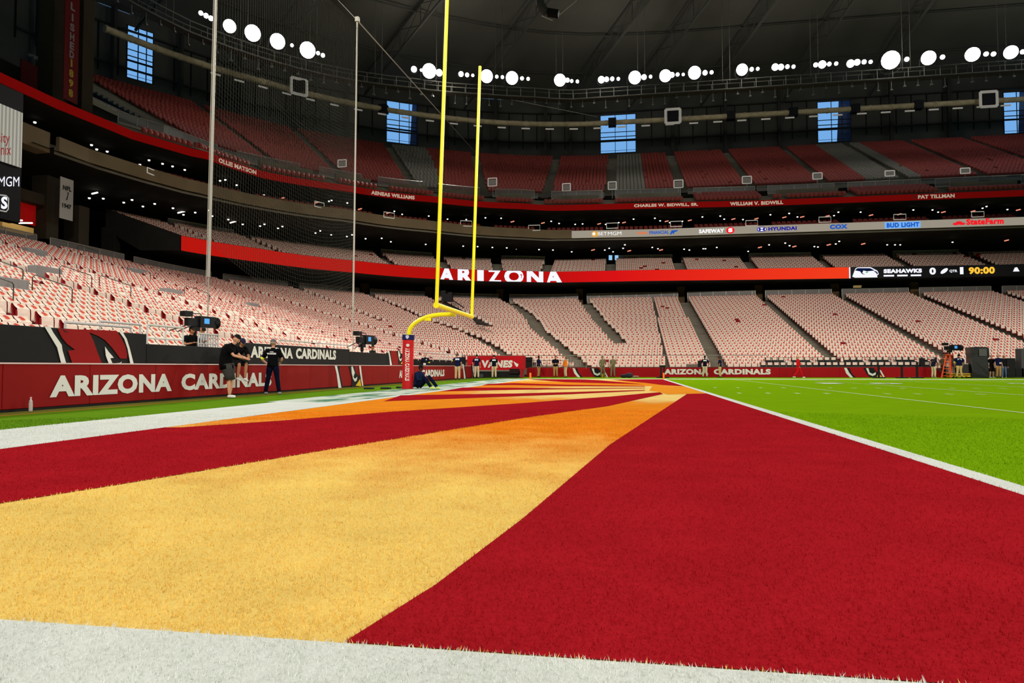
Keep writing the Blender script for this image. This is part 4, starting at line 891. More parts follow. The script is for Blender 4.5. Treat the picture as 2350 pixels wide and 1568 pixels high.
def rec_lamp(x,y,k):
    if y>520 and x>300 and x<1330 or (200<x<500 and y>440): tab,off,lab='loge',7.3,'over the middle deck seats'
    elif y>540: tab,off,lab='loge',7.3,'over the middle deck seats'
    else: tab,off,lab='club',6.5,'inside the club level above the sponsor ribbon'
    T_={'loge':T_LOGE,'club':T_CLUB}[tab]; T2=[(a,b+off) for a,b in T_]
    while ring_hit(T2,x,y)[1][2]>{'loge':16.35,'club':20.0}[tab] and off>-4: off-=.5; T2=[(a,b+off) for a,b in T_]
    s,P=ring_hit(T2,x,y)
    key=k
    if key not in mesh_s:
        q=MB()
        if k==0: q.tube([(0,0,-.06),(0,0,.04)],[.09,.11],8)
        else: q.tube([(-.24,0,-.05),(.24,0,.06)],.07,6)
        o=q.build('recessed_lamp',[mW,mO][k]); mesh_s[key]=o.data
    else: o=link('recessed_lamp',mesh_s[key])
    o.location=P; kind_=['small white','orange-pink'][k]
    tag(o,'%s recessed lamp %s'%(kind_,lab),'lamp','%s lamps %s'%(kind_,lab))
for q in RL: rec_lamp(*q)
for a,b_,lab in (((408,489),(438,482),'left of the net'),((528,512),(545,507),'behind the net'),((925,559),(935,554),'left of the near upright'),((1033,566),(1042,559),'between the goal uprights'),((1184,572),(1194,565),'right of the goal post'),((211,445),(224,442),'by the 1947 banner'),((483,585),(498,582),'under the start of the red ribbon'),((931,641),(943,636),'left of the goal post under the red ribbon'),((1917,646),(1942,636),'under the left end of the black scoreboard')):
    T2=[(s_,r_+7) for s_,r_ in T_LOGE]; P=ring_hit(T2,*a)[1]; Q=ring_hit(T2,*b_)[1]; m_=MB(); m_.tube([P,Q],.07,5); tag(m_.build('tube_lamp',TUBE),'short slanting white tube lamp '+lab,'lamp')
# columns of the concourse behind the lower bowl
BRN=M('pier_brown',(96,76,50),.9)
for px in (838,985,1148,1330,1562,1740,1915,2096):
    T2=[(a,b+2.2) for a,b in T_LOWB]; c_=ring_hit(T2,px,672)[1]; m_=MB(); m_.box((c_[0],c_[1],10.3),(.95,.7,2.2)); tag(m_.build('concourse_column',BRN),'brown concrete column at an aisle top under the red ribbon','column','columns at the aisle tops under the ribbon')
# lit doorways under the middle deck
TAN=M('lit_wall_tan',(204,176,120),.8,emit=(204,170,110),es=.35)
for pts,lab in ((((936,641),(946,641),(946,657),(936,657)),'narrow lit tan doorway left of the near goal upright'),(((959,636),(976,636),(976,662),(959,662)),'wide lit tan doorway left of the near goal upright'),(((1960,636),(1977,636),(1977,660),(1960,660)),'lit tan doorway under the black scoreboard ribbon')):
    T2=[(s_,r_+5.5) for s_,r_ in T_LOWB]; P=[ring_hit(T2,*p)[1] for p in pts]; m_=MB(); m_.poly(P); m_.poly([p+np.array([-.02,.3,0]) for p in P][::-1]); tag(m_.build('lit_doorway',TAN),lab,'doorway')
# blue lit window pair in the middle deck aisle
r_=empty('blue_screen',tuple(at(1405,590,Y=92))); tag(r_,'pair of small glowing blue screens at the aisle top, middle deck','screen')
for x in (1397,1411): P=[at(x+a,y,Y=90) for a,y in ((0,586),(8,586),(8,597),(0,597))]; m_=MB(); m_.poly([p for p in P]); kid(m_,'screen_pane',M('led_blue',(150,200,235),.4,emit=(150,205,245),es=.9),r_)
# section boards on the upper deck and wire frames on the club front
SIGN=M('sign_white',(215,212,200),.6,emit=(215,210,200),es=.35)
for x,y in ((696,0,),):
    pass
for x,y,w_,h_ in ((785,375,20,16),(1130,418,20,18),(1300,430,18,17),(1405,426,18,17),(1557,422,20,17),(1714,413,20,16),(1876,404,20,14),(2042,398,20,12),(2215,392,20,12)):
    T2=[(s_,r_-1.2) for s_,r_ in T_UPSF]; c_=ring_hit(T2,x,y)[1]; D=pj(c_)[2][0]; a=w_/2*D/FPX; h=h_/2*D/FPX
    r_=empty('section_board',tuple(c_)); tag(r_,'small white framed section board hanging at an upper deck aisle','sign','section boards of the upper deck')
    m_=MB(); 
    for sx_ in (-1,1): m_.tube([c_+np.array([sx_*a,0,-h]),c_+np.array([sx_*a,0,h])],.07,4); m_.tube([c_+np.array([-a,0,sx_*h]),c_+np.array([a,0,sx_*h])],.07,4)
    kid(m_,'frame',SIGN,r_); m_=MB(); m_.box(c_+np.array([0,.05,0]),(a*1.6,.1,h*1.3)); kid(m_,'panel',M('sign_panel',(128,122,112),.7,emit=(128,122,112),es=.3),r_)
    m_=MB(); m_.tube([c_+np.array([0,.05,-h]),c_+np.array([0,.2,-h-2.0])],.06,4); kid(m_,'post',RAIL,r_)
for x,y in ((347,394),(733,470),(893,494),(1070,513),(1226,523),(1405,518),(1552,514),(1725,512),(1893,504),(2065,498),(2244,492)):
    T2=[(s_,r_-.12) for s_,r_ in T_CLUB]; s_c,c_=ring_hit(T2,x,y); D=pj(c_)[2][0]; a=13*D/FPX; h=6*D/FPX; e=np.array([1,0,0]) if s_c>90 else np.array([math.sin(math.radians(max(s_c,0))),math.cos(math.radians(max(s_c,0))),0])
    m_=MB(); z=np.array([0,0,1]); P=[c_-e*a-z*h,c_+e*a-z*h,c_+e*a+z*h,c_-e*a+z*h,c_-e*a-z*h]; m_.tube(P,.05,4); tag(m_.build('monitor_frame',SIGN),'thin white rectangular frame on the front edge of the club level','frame','white frames on the club front')
for x,y in ((367,341),(752,433),(926,457),(1254,484),(1439,482),(1625,478),(1790,472),(1961,464),(2137,458),(2318,450)):
    T2=[(s_,r_+1.2) for s_,r_ in T_UP]; c_=ring_hit(T2,x,y)[1]; m_=MB(); m_.box(c_,(1.3,.5,.28)); tag(m_.build('soffit_speaker',M('soffit_grey',(120,116,106),.7)),'pale flat box under the dark red name strip','speaker','pale boxes under the name strip')
# ------------------------------------------------------------------ people
SK={'light':M('skin_light',(206,150,120),.6),'tan':M('skin_tan',(176,120,86),.6),'dark':M('skin_dark',(74,46,34),.6)}
EYE=M('eye_dark',(24,18,16),.3)
def skin_obj(name,chains,mat,parent,sub=1):
    """chains: list of (list of (x,y,z,r) , edges) -> one mesh grown with a Skin modifier"""
    me=bpy.data.meshes.new(name); vs=[];es=[];rs=[];roots=[]
    for vv,ee in chains:
        n=len(vs); roots.append(n); vs+=[v[:3] for v in vv]; rs+=[v[3] for v in vv]; es+=[(a+n,b+n) for a,b in ee]
    me.from_pydata(vs,es,[]); o=bpy.data.objects.new(name,me); C.objects.link(o)
    sk=o.modifiers.new('skin','SKIN'); sk.use_smooth_shade=True
    for i,r in enumerate(rs):
        d=me.skin_vertices[0].data[i]; rr_=r if isinstance(r,tuple) else (r,r); d.radius=rr_; d.use_root=i in roots
    ss_=o.modifiers.new('sub','SUBSURF'); ss_.levels=sub; ss_.render_levels=sub
    dg=bpy.context.evaluated_depsgraph_get(); nm=bpy.data.meshes.new_from_object(o.evaluated_get(dg)); nm.name=name
    bpy.data.objects.remove(o); bpy.data.meshes.remove(me); nm.materials.clear(); nm.materials.append(mat)
    nm.polygons.foreach_set('use_smooth',[True]*len(nm.polygons))
    if parent is None: return nm
    return link(name,nm,parent)
def lx_(px,Y): return at(px,866,Y=Y)[0]
BASE=dict(pel=(0,0,.97),wai=(0,.0,1.12),che=(0,0,1.32),nec=(0,0,1.50),hed=(0,-.015,1.665),
 shL=(.18,0,1.42),shR=(-.18,0,1.42),elL=(.25,.02,1.14),elR=(-.25,.02,1.14),haL=(.25,-.08,.90),haR=(-.25,-.08,.90),
 hiL=(.09,0,.92),hiR=(-.09,0,.92),knL=(.11,-.03,.50),knR=(-.11,-.03,.50),anL=(.12,.02,.09),anR=(-.12,.02,.09))
def person(label,loc,rz,H=1.8,pose=None,skin='light',top=(30,30,30),sleeve='short',bottom=(30,30,40),legs='long',shoe=(230,230,230),hair=(60,40,30),cap=None,capback=False,extra=None,girth=1.0):
    J={k:Vector(v) for k,v in BASE.items()}
    for k,v in (pose or {}).items():
        if k!='hem': J[k]=Vector(v)
    rt=empty('person',loc,rz); k=H/1.8; rt.scale=(k,k,k); tag(rt,label,'person')
    sm=SK[skin]; g=girth
    T=lambda n,r,dx=0,dy=0,dz=0: (J[n].x+dx,J[n].y+dy,J[n].z+dz,r)
    def lerp(a,b,t): return J[a].lerp(J[b],t)
    def L(a,b,t,r): p=lerp(a,b,t); return (p.x,p.y,p.z,r)
    def wrist(s): 
        e,h=J['el'+s],J['ha'+s]; return e+(h-e)*.97
    ch=[]
    vv=[T('pel',.085*g),T('wai',.085*g),T('che',.09*g),T('nec',.055),T('hed',.06,dz=-.06),
        T('shL',.06),L('shL','elL',.45,.048),T('elL',.04),L('elL','haL',.5,.036),(*wrist('L'),.026),
        T('shR',.06),L('shR','elR',.45,.048),T('elR',.04),L('elR','haR',.5,.036),(*wrist('R'),.026),
        T('hiL',.075),L('hiL','knL',.5,.075),T('knL',.055),L('knL','anL',.35,.054),T('anL',.036),
        T('hiR',.075),L('hiR','knR',.5,.075),T('knR',.055),L('knR','anR',.35,.054),T('anR',.036)]
    ee=[(0,1),(1,2),(2,3),(3,4),(2,5),(5,6),(6,7),(7,8),(8,9),(2,10),(10,11),(11,12),(12,13),(13,14),(0,15),(15,16),(16,17),(17,18),(18,19),(0,20),(20,21),(21,22),(22,23),(23,24)]
    ch.append((vv,ee))
    for s in 'LR':
        w_=wrist(s); d=(J['ha'+s]-J['el'+s]).normalized(); up=Vector((0,0,1)) if abs(d.z)<.8 else Vector((0,-1,0))
        ac=d.cross(up).normalized(); nrm=ac.cross(d).normalized()
        ch.append(([(*w_,.024),(*(w_+d*.045),.032),(*(w_+d*.085),.030)],[(0,1),(1,2)]))
        for j,(o_,ln) in enumerate(((-.030,.070),(-.010,.080),(.010,.075),(.029,.058))):
            b_=w_+d*.08+ac*o_; p1=b_+d*ln*.5-nrm*.006; p2=b_+d*ln*.85-nrm*.024
            ch.append(([(*(b_-d*.02),.0095),(*p1,.0088),(*p2,.0078)],[(0,1),(1,2)]))
        sg=-1 if s=='L' else 1
        b_=w_+d*.035+ac*.026*sg; ch.append(([(*b_,.012),(*(b_+ac*.026*sg+d*.028),.0105),(*(b_+ac*.034*sg+d*.056-nrm*.012),.009)],[(0,1),(1,2)]))
    body=skin_obj('body',ch,sm,None); bm=bmesh.new(); bm.from_mesh(body)
    # head with nose, ears and chin
    hd=J['hed']; nk=J['nec']; hdir=(pose or {}).get('look',(0,-1,-.05)); f=Vector(hdir).normalized(); r=f.cross(Vector((0,0,1))).normalized(); u=r.cross(f)
    def add_sphere(c,rx,ry,rz_,mi,seg=12,warp=None):
        res=bmesh.ops.create_uvsphere(bm,u_segments=seg,v_segments=max(6,seg-2),radius=1)
        for v in res['verts']:
            x,y,z=v.co.x*rx,v.co.y*ry,v.co.z*rz_
            if warp: x,y,z=warp(x,y,z)
            v.co=c+r*x-f*y+u*z
        for fc in set(q for v in res['verts'] for q in v.link_faces): fc.material_index=mi; fc.smooth=True
    def hw(x,y,z): 
        t=max(0,-z/.12); x*=1-.32*t*t; y=y*(1-.1*t)-(.012*t); return x,y,z
    add_sphere(hd,.074,.093,.118,0,14,hw)
    add_sphere(hd+f*.094-u*.012,.014,.018,.024,0,6)
    for sx_ in (-1,1): add_sphere(hd+r*.075*sx_-u*.01,.012,.02,.032,0,6); add_sphere(hd+f*.082+r*.030*sx_+u*.012,.011,.008,.007,1,6)
    add_sphere(hd+f*.083-u*.052,.024,.009,.007,2,6)
    bm.to_mesh(body); bm.free(); body.materials.append(EYE); body.materials.append(M('lip_'+skin,{'light':(160,84,76),'tan':(130,74,60),'dark':(64,36,32)}[skin],.5))
    link('body',body,rt)
    # clothes
    tm=M('cloth_%d_%d_%d'%top,top,.9,spec=.05); bmx=M('cloth_%d_%d_%d'%bottom,bottom,.9,spec=.05)
    def loft(mb,rings,k=0,n=16,cap0=True,cap1=True):
        """rings: (centre, rx, ry, axis) stacked into one closed surface"""
        vs=[];fs=[]
        for c,rx,ry,ax_ in rings:
            ax_=Vector(ax_).normalized(); rt_=Vector((1,0,0)); rt_=(rt_-ax_*rt_.dot(ax_)).normalized(); fw=ax_.cross(rt_)
            for q in range(n):
                t=2*math.pi*q/n; vs.append(c+rt_*(rx*math.cos(t))+fw*(ry*math.sin(t)))
        for a in range(len(rings)-1):
            for q in range(n): fs.append((a*n+q,a*n+(q+1)%n,(a+1)*n+(q+1)%n,(a+1)*n+q))
        if cap0: fs.append(tuple(range(n))[::-1])
        if cap1: fs.append(tuple((len(rings)-1)*n+q for q in range(n)))
        mb.add(vs,fs,k)
    U1=(J['wai']-J['pel']).normalized(); U2=(J['che']-J['wai']).normalized(); U3=(J['nec']-J['che']).normalized()
    hem=(pose or {}).get('hem',.05); hw_=.165*g
    sh=MB(); 
    mid=J['shL'].lerp(J['shR'],.5)
    loft(sh,[(J['pel']-U1*hem,hw_*1.06,.128*g,U1),(J['pel'],hw_*1.04,.130*g,U1),(J['wai'],.152*g,.118*g,U1),(J['wai'].lerp(J['che'],.55),.165*g,.125*g,U2),(J['che'],.182*g,.135*g,U2),(mid-U3*.02,.178,.118*g,U3),(mid+U3*.04,.135,.098,U3),(J['nec']+U3*.0,.070,.066,U3),(J['nec']+U3*.02,.060,.060,U3)])
    for s in 'LR':
        a,b_,c_=J['sh'+s],J['el'+s],J['ha'+s]; inn=a.lerp(mid,.28)
        if sleeve=='long': sh.tube([inn,a,a.lerp(b_,.5),b_,b_.lerp(c_,.5),b_.lerp(c_,.93)],[.085,.086,.068,.056,.050,.042],10)
        else: sh.tube([inn,a,a.lerp(b_,.35),a.lerp(b_,.72)],[.085,.088,.076,.072],10)
    sh.build('shirt',tm,rt,smooth=True)
    tr_=MB(); cr_=J['hiL'].lerp(J['hiR'],.5)
    loft(tr_,[(J['pel']+U1*.06,.152*g,.118*g,U1),(J['pel'],.162*g,.126*g,U1),(J['pel'].lerp(cr_,.8),.172*g,.126*g,U1),(cr_-Vector((0,0,.03)),.150*g,.105*g,U1)])
    for s in 'LR':
        h_,k_,a_=J['hi'+s],J['kn'+s],J['an'+s]; top_=h_.lerp(k_,-.02)
        if legs=='long': tr_.tube([top_,h_.lerp(k_,.3),h_.lerp(k_,.7),k_,k_.lerp(a_,.3),k_.lerp(a_,.7),k_.lerp(a_,.97)],[.098*g,.096*g,.082,.074,.073,.066,.062],12)
        else: tr_.tube([top_,h_.lerp(k_,.3),h_.lerp(k_,.65),h_.lerp(k_,.97)],[.100*g,.104*g,.100,.098],12)
    tr_.build('trousers' if legs=='long' else 'shorts',bmx,rt,smooth=True)
    for s in 'LR':
        a=J['an'+s]; tv=Vector((pose or {}).get('toe'+s,(0,-1,0))).normalized(); p0=a-tv*.06-Vector((0,0,.03)); p1=a+tv*.06-Vector((0,0,.035)); p2=a+tv*.17-Vector((0,0,.045))
        skin_obj('shoe',[([(*p0,.045),(*p1,.046),(*p2,.036)],[(0,1),(1,2)])],M('shoe_%d_%d_%d'%shoe,shoe,.6),rt)
    hm=MB()
    def cap_mesh(c,sc,zmin,name,mat,brim=None):
        bb=bmesh.new(); bmesh.ops.create_uvsphere(bb,u_segments=14,v_segments=10,radius=1)
        bmesh.ops.delete(bb,geom=[v for v in bb.verts if v.co.z<zmin or (name=='hair' and v.co.y<-.35 and v.co.z<.45)],context='VERTS')
        for v in bb.verts: q=v.co.copy(); v.co=c+r*(q.x*sc[0])-f*(q.y*sc[1])+u*(q.z*sc[2])
        for fc in bb.faces: fc.smooth=True
        m2=bpy.data.meshes.new(name); bb.to_mesh(m2); bb.free(); m2.materials.append(mat); o=link(name,m2,rt); so=o.modifiers.new('t','SOLIDIFY'); so.thickness=.008; return o
    if hair: cap_mesh(hd+u*.004,(.082,.1,.124),-.35,'hair',M('hair_%d_%d_%d'%hair,hair,.8))
    if cap:
        cm=M('cap_%d_%d_%d'%cap,cap,.8); co_=cap_mesh(hd+u*.02,(.09,.108,.122),.12,'cap',cm)
        q=MB(); fb=-f if capback else f; pts=[]
        for t in np.linspace(-1.1,1.1,9): pts.append(hd+u*.036+r*(.078*math.sin(t))+fb*(.07+.11*math.cos(t)))
        base_=[hd+u*.042+r*(.078*math.sin(t))+fb*(.09*math.cos(t)*.8) for t in np.linspace(-1.1,1.1,9)]
        strip(q,pts,base_); strip(q,[p-u*.008 for p in pts],[p-u*.008 for p in base_]); strip(q,pts,[p-u*.008 for p in pts]); q.build('cap_brim',cm,rt)
    if extra: extra(rt,J,f,r,u)
    return rt
PI=math.pi
def arm_band(col,side='L'):
    def fn(rt,J,f,r,u):
        p=J['sh'+side].lerp(J['el'+side],.75); q=J['sh'+side].lerp(J['el'+side],.95); m=MB(); m.tube([p,q],.062,10); m.build('arm_band',M('band_yellow',(236,236,60),.7),rt)
    return fn
def back_text(rt,txts,y=.165,name='shirt_lettering'):
    for t_,z,w_,h in txts:
        m=MB(); flat_text(m,t_,(w_/2,y,z),(-w_/2,y,z),h,bold=.05); m.build(name,M('shirt_print',(235,235,232),.7),rt)
G0=.0
def gnd(px,py,D=None): p=at(px,py,Z=0); return (p[0],p[1],0)
# three people at the left wall
person('person in long black shirt, grey shorts and backward black cap leaning to the wall',(-14.0,15.75,0),math.radians(100),1.86,skin='light',top=(12,12,13),sleeve='short',bottom=(62,60,58),legs='short',shoe=(225,222,214),hair=None,cap=(14,14,15),capback=True,girth=1.4,
  pose=dict(hem=.16,pel=(0,.12,.97),wai=(0,.14,1.14),che=(0,.06,1.34),nec=(0,-.06,1.50),hed=(0,-.15,1.64),look=(0,-1,-.6),hiL=(.09,.08,.92),hiR=(-.09,.08,.92),shL=(.19,.0,1.43),shR=(-.19,.0,1.43),elL=(.22,-.16,1.18),elR=(-.22,-.16,1.18),haL=(.12,-.38,1.12),haR=(-.12,-.38,1.12),knL=(.09,.0,.5),knR=(-.07,.02,.5),anL=(.08,.05,.09),anR=(-.06,.0,.09),toeL=(.1,-1,0),toeR=(0,-1,0)))
person('person in black shirt and navy cap sitting on the red wall, one foot dangling',(-14.66,17.25,.13),math.radians(62),1.8,skin='tan',top=(16,16,18),sleeve='short',bottom=(24,24,26),legs='short',shoe=(225,222,218),hair=(40,30,26),cap=(32,32,62),
  pose=dict(pel=(0,.22,.98),wai=(0,.17,1.12),che=(0,.02,1.28),nec=(0,-.10,1.40),hed=(0,-.18,1.52),look=(0,-1,-.45),shL=(.18,-.06,1.34),shR=(-.18,-.06,1.34),elL=(.20,-.22,1.08),elR=(-.20,-.20,1.08),haL=(.05,-.42,1.04),haR=(-.04,-.40,1.02),hiL=(.09,.18,.92),hiR=(-.09,.18,.92),knL=(.12,-.22,.88),knR=(-.10,-.20,.86),anL=(.12,-.16,.42),anR=(-.10,-.12,.44),toeL=(0,-1,-.25),toeR=(0,-1,-.2)))
def x3(rt,J,f,r,u):
    back_text(rt,(('THE',1.37,.12,.03),('WORKERS',1.30,.30,.055)),y=.142); arm_band(1,'L')(rt,J,f,r,u)
person('person seen from behind in grey cap, black lettered T-shirt and navy trousers',(-14.10,18.3,0),math.radians(190),1.80,skin='light',top=(12,12,15),bottom=(10,14,34),shoe=(130,136,140),hair=(150,130,110),cap=(108,102,112),extra=x3,girth=1.05,
  pose=dict(elL=(.36,.02,1.14),haL=(.20,-.12,.98),elR=(-.26,-.1,1.14),haR=(-.14,-.26,1.04),knL=(.16,-.02,.5),knR=(-.15,-.0,.5),anL=(.22,.02,.09),anR=(-.22,.02,.09),look=(-.35,-1,-.1)))
BR=person
def x5(rt,J,f,r,u):
    m=MB(); m.tube([(-.05,-.03,1.38-.0),(0,-.05,.98)],.02,5)
# seated person at the base pad
person('person in navy tracksuit and black cap sitting against the goal post base, neon shoes',(-11.05,24.5,0),math.radians(70),1.8,skin='dark',top=(22,34,64),sleeve='long',bottom=(12,18,40),shoe=(214,240,110),hair=(20,16,14),cap=(14,14,16),girth=1.1,
  pose=dict(pel=(0,.16,.13),wai=(0,.16,.30),che=(0,.10,.52),nec=(0,.04,.70),hed=(0,-.02,.85),look=(0,-1,-.25),shL=(.18,.07,.62),shR=(-.18,.07,.62),elL=(.24,-.08,.38),elR=(-.24,-.06,.38),haL=(.05,-.30,.42),haR=(-.05,-.30,.44),hiL=(.09,.10,.12),hiR=(-.09,.10,.12),knL=(.12,-.36,.50),knR=(-.12,-.30,.46),anL=(.14,-.72,.09),anR=(-.12,-.62,.09)))
# person behind the wall, right of the pad
def x6(rt,J,f,r,u):
    arm_band(1,'L')(rt,J,f,r,u); m=MB(); m.box((.07,-.155,1.36),(.06,.02,.07)); m.build('chest_badge',M('badge_white',(220,220,225),.6),rt); m=MB(); m.box((-.04,-.17,1.08),(.16,.03,.12)); m.build('hip_pouch',M('pouch_white',(220,220,215),.7),rt)
person('grey-haired person in dark jacket standing behind the red wall beside the goal post',(-15.42,at(976,840,X=-15.42)[1],.02),math.radians(15),1.78,skin='light',top=(24,26,36),sleeve='long',bottom=(30,30,34),shoe=(30,30,30),hair=(158,150,146),extra=x6)
def panelback(rt,J,f,r,u):
    m=MB(); m.box((0,.112,1.385),(.26,.03,.11)); m.build('back_panel',M('vest_white',(222,226,232),.7),rt); arm_band(1,'L')(rt,J,f,r,u)
def panelback2(rt,J,f,r,u):
    m=MB(); m.box((0,.112,1.385),(.26,.03,.11)); m.build('back_panel',M('vest_white',(222,226,232),.7),rt)
def badge(rt,J,f,r,u):
    m=MB(); m.box((.03,-.165,1.12),(.12,.02,.1)); m.build('badge',M('badge_white',(220,220,225),.6),rt)
NV=(20,26,62); KH=(196,172,130); KH2=(168,132,84)
person('person from behind in navy polo with white panel, raising one arm, khaki trousers',(-14.0,42.6,0),math.radians(185),1.84,top=NV,bottom=KH,shoe=(20,20,22),hair=(90,66,50),extra=panelback,pose=dict(elL=(.36,-.05,1.30),haL=(.30,-.2,1.45)))
person('person from behind in navy vest with white back panel before the red canopy',(-14.05,48.9,0),math.radians(180),1.88,top=NV,bottom=(208,190,156),shoe=(22,22,24),hair=(40,32,28),extra=panelback2,pose=dict(elL=(.32,.0,1.15)))
person('person walking from behind in black vest before the canopy lettering, one knee bent',(-12.75,49.2,0),math.radians(190),1.84,top=(16,20,30),bottom=(196,176,138),shoe=(16,16,18),hair=(30,24,22),extra=panelback2,pose=dict(elL=(.34,-.05,1.2),haL=(.3,-.2,1.12),anR=(-.13,.22,.12),knR=(-.11,-.04,.5)))
person('person in navy polo and khakis in profile right of the far orange pylon',(lx_(1236,54.6),54.6,0),math.radians(80),1.84,skin='dark',top=NV,bottom=KH2,shoe=(18,18,20),hair=(24,20,18),girth=1.2,extra=badge,pose=dict(elL=(.2,-.16,1.14),haL=(.06,-.3,1.0)))
person('person in black polo with badge facing the field, hands joined, khaki trousers',(lx_(1275,54.4),54.4,0),math.radians(0),1.84,skin='tan',top=(18,20,30),bottom=KH2,shoe=(18,18,20),hair=(26,22,20),girth=1.2,extra=badge,pose=dict(elL=(.28,-.04,1.14),haL=(.05,-.26,1.12),elR=(-.28,-.04,1.14),haR=(-.05,-.26,1.12)))
def x12(rt,J,f,r,u):
    m=MB(); m.tube([(-.25,-.5,.92),(-.12,-.28,1.02)],.035,8); m.build('rolled_paper',M('paper_white',(235,232,222),.7),rt)
person('person in bright orange shirt holding a rolled white paper, pale trousers',(lx_(1298,54.4),54.4,0),math.radians(-60),1.72,skin='light',top=(238,132,40),sleeve='long',bottom=(206,186,148),shoe=(40,40,44),hair=(90,60,36),extra=x12,pose=dict(elR=(-.26,-.1,1.14),haR=(-.14,-.3,1.02)))
CAMO=(120,112,84)
person('person in camouflage uniform leaning forward beside the yellow beak emblem',(lx_(1383,54.3),54.3,0),math.radians(25),1.8,skin='tan',top=CAMO,sleeve='long',bottom=(112,104,78),shoe=(60,50,40),hair=(60,48,36),pose=dict(knL=(.12,-.1,.5),anR=(-.1,.12,.09),elL=(.26,-.12,1.14),haL=(.12,-.32,1.06)))
person('person in camouflage uniform walking left of the black bags, arms held forward',(lx_(1407,54.3),54.3,0),math.radians(-15),1.8,skin='tan',top=(126,116,88),sleeve='long',bottom=(116,106,80),shoe=(54,46,38),hair=(54,42,32),pose=dict(knR=(-.12,-.12,.52),anR=(-.12,-.2,.09),elL=(.26,-.1,1.14),haL=(.1,-.3,1.12)))
person('person from behind in navy vest with white panel, far wall letters on both sides',(lx_(1618,54.6),54.6,0),math.radians(180),1.8,skin='dark',top=(18,20,34),bottom=(204,190,160),shoe=(22,22,24),hair=(22,18,18),extra=panelback2,pose=dict(elL=(.3,.05,1.14),elR=(-.34,.05,1.14),anL=(.16,0,.09),anR=(-.16,0,.09)))
person('person in navy top and light khakis bending slightly before the far wall lettering',(lx_(1653,54.9),54.9,0),math.radians(-110),1.72,skin='tan',top=(22,26,58),bottom=(198,176,122),shoe=(22,22,24),hair=(80,30,24),pose=dict(che=(0,-.04,1.32),nec=(0,-.08,1.5),hed=(0,-.12,1.64)))
person('blond person in bright red tracksuit striding past the far wall, white shoes',(lx_(1832,53.4),53.4,0),math.radians(80),1.76,skin='light',top=(214,24,30),sleeve='long',bottom=(206,20,28),shoe=(236,228,224),hair=(222,190,140),pose=dict(knL=(.1,-.2,.52),anL=(.1,-.36,.09),knR=(-.1,.04,.5),anR=(-.1,.36,.12),elL=(.24,-.12,1.14),haL=(.2,-.3,1.1),elR=(-.24,.1,1.14)))
person('person in navy top leaning sideways by the sloping end of the far wall',(lx_(2143,54.8),54.8,0),math.radians(120),1.74,skin='tan',top=(28,30,54),bottom=(214,196,160),shoe=(170,160,140),hair=(34,28,26),pose=dict(pel=(0,.06,.96),che=(0,-.1,1.28),nec=(0,-.2,1.42),hed=(0,-.28,1.53),elL=(.22,-.3,1.1),haL=(.1,-.45,.98)))
person('person in dark clothes half hidden behind the orange ladder',(lx_(2165,55.3),55.3,0),math.radians(10),1.74,skin='tan',top=(96,88,72),bottom=(36,36,44),shoe=(24,24,26),hair=(60,46,36))
person('person from behind in navy vest and khakis between ladder and draped case',(lx_(2202,54.2),54.2,0),math.radians(175),1.84,skin='tan',top=NV,bottom=(206,176,116),shoe=(18,18,20),hair=(24,20,20),girth=1.15,extra=panelback,pose=dict(elR=(-.34,.02,1.14),elL=(.34,.02,1.14),anL=(.18,0,.09),anR=(-.18,0,.09)))
person('person in black outfit with white gloves just right of the draped black case',(lx_(2276,55.0),55.0,0),math.radians(5),1.74,skin='light',top=(22,20,22),bottom=(26,24,26),legs='short',shoe=(220,220,220),hair=(150,120,96))
person('grey-haired person in navy polo with badge and khakis, second from right edge',(lx_(2292,54.6),54.6,0),math.radians(8),1.82,skin='light',top=NV,bottom=KH2,shoe=(40,36,34),hair=(200,186,176),girth=1.15,extra=badge)
person('person in black top and blue jeans beside the stacked black cases',(lx_(2305,55.1),55.1,0),math.radians(-30),1.72,skin='tan',top=(28,28,32),bottom=(86,110,142),shoe=(200,200,200),hair=(40,30,28))
# ------------------------------------------------------------------ television cameras with operators
KIT=M('camera_black',(20,20,22),.45); GRIP=M('camera_grey',(70,70,74),.5); SCR=M('camera_screen_blue',(70,150,220),.4,emit=(80,160,230),es=.5)
def tvcam(name,loc,rz,label,s=1.0):
    r_=empty(name,loc,rz); r_.scale=(s,s,s); tag(r_,label,'camera')   # points along +X
    def kb(nm,c,d,m=KIT,bev=.01): q=MB(); q.box(c,d); return q.build(nm,m,r_,bevel=bev)
    kb('camera_body',(-.08,0,.0),(.46,.16,.24)); kb('lens_box',(.42,0,.03),(.62,.26,.34)); kb('viewfinder',(-.30,.0,.24),(.30,.22,.16)); kb('side_screen',(.36,-.125,.05),(.2,.012,.16),SCR,0)
    q=MB(); q.tube([(.70,0,.02),(.86,0,.02)],[.15,.19],14); q.build('lens_hood',KIT,r_)
    q=MB(); q.tube([(-.2,-.1,.1),(-.16,-.1,.26),(.14,-.1,.26),(.18,-.1,.12)],.016,6); q.build('top_handle',GRIP,r_)
    q=MB(); q.tube([(-.25,-.12,-.12),(-.75,-.16,-.32)],.018,6); q.build('pan_bar',GRIP,r_)
    q=MB(); q.tube([(-.25,.12,-.12),(-.72,.2,-.28)],.018,6); q.build('pan_bar',GRIP,r_)
    q=MB(); q.box((.02,0,-.2),(.24,.18,.14)); q.tube([(.02,0,-.26),(.02,0,-.42)],.06,10); q.build('fluid_head',KIT,r_)
    for a in (0,120,240):
        t=math.radians(a+20); q=MB(); q.tube([(.02,0,-.40),(.02+.42*math.cos(t),.42*math.sin(t),-1.22)],.025,6); q.build('tripod_leg',GRIP,r_)
    return r_
tvcam('television_camera',(-15.75,16.6,2.26),math.radians(78),'large black television camera on the left platform above the plain black banner',1.0)
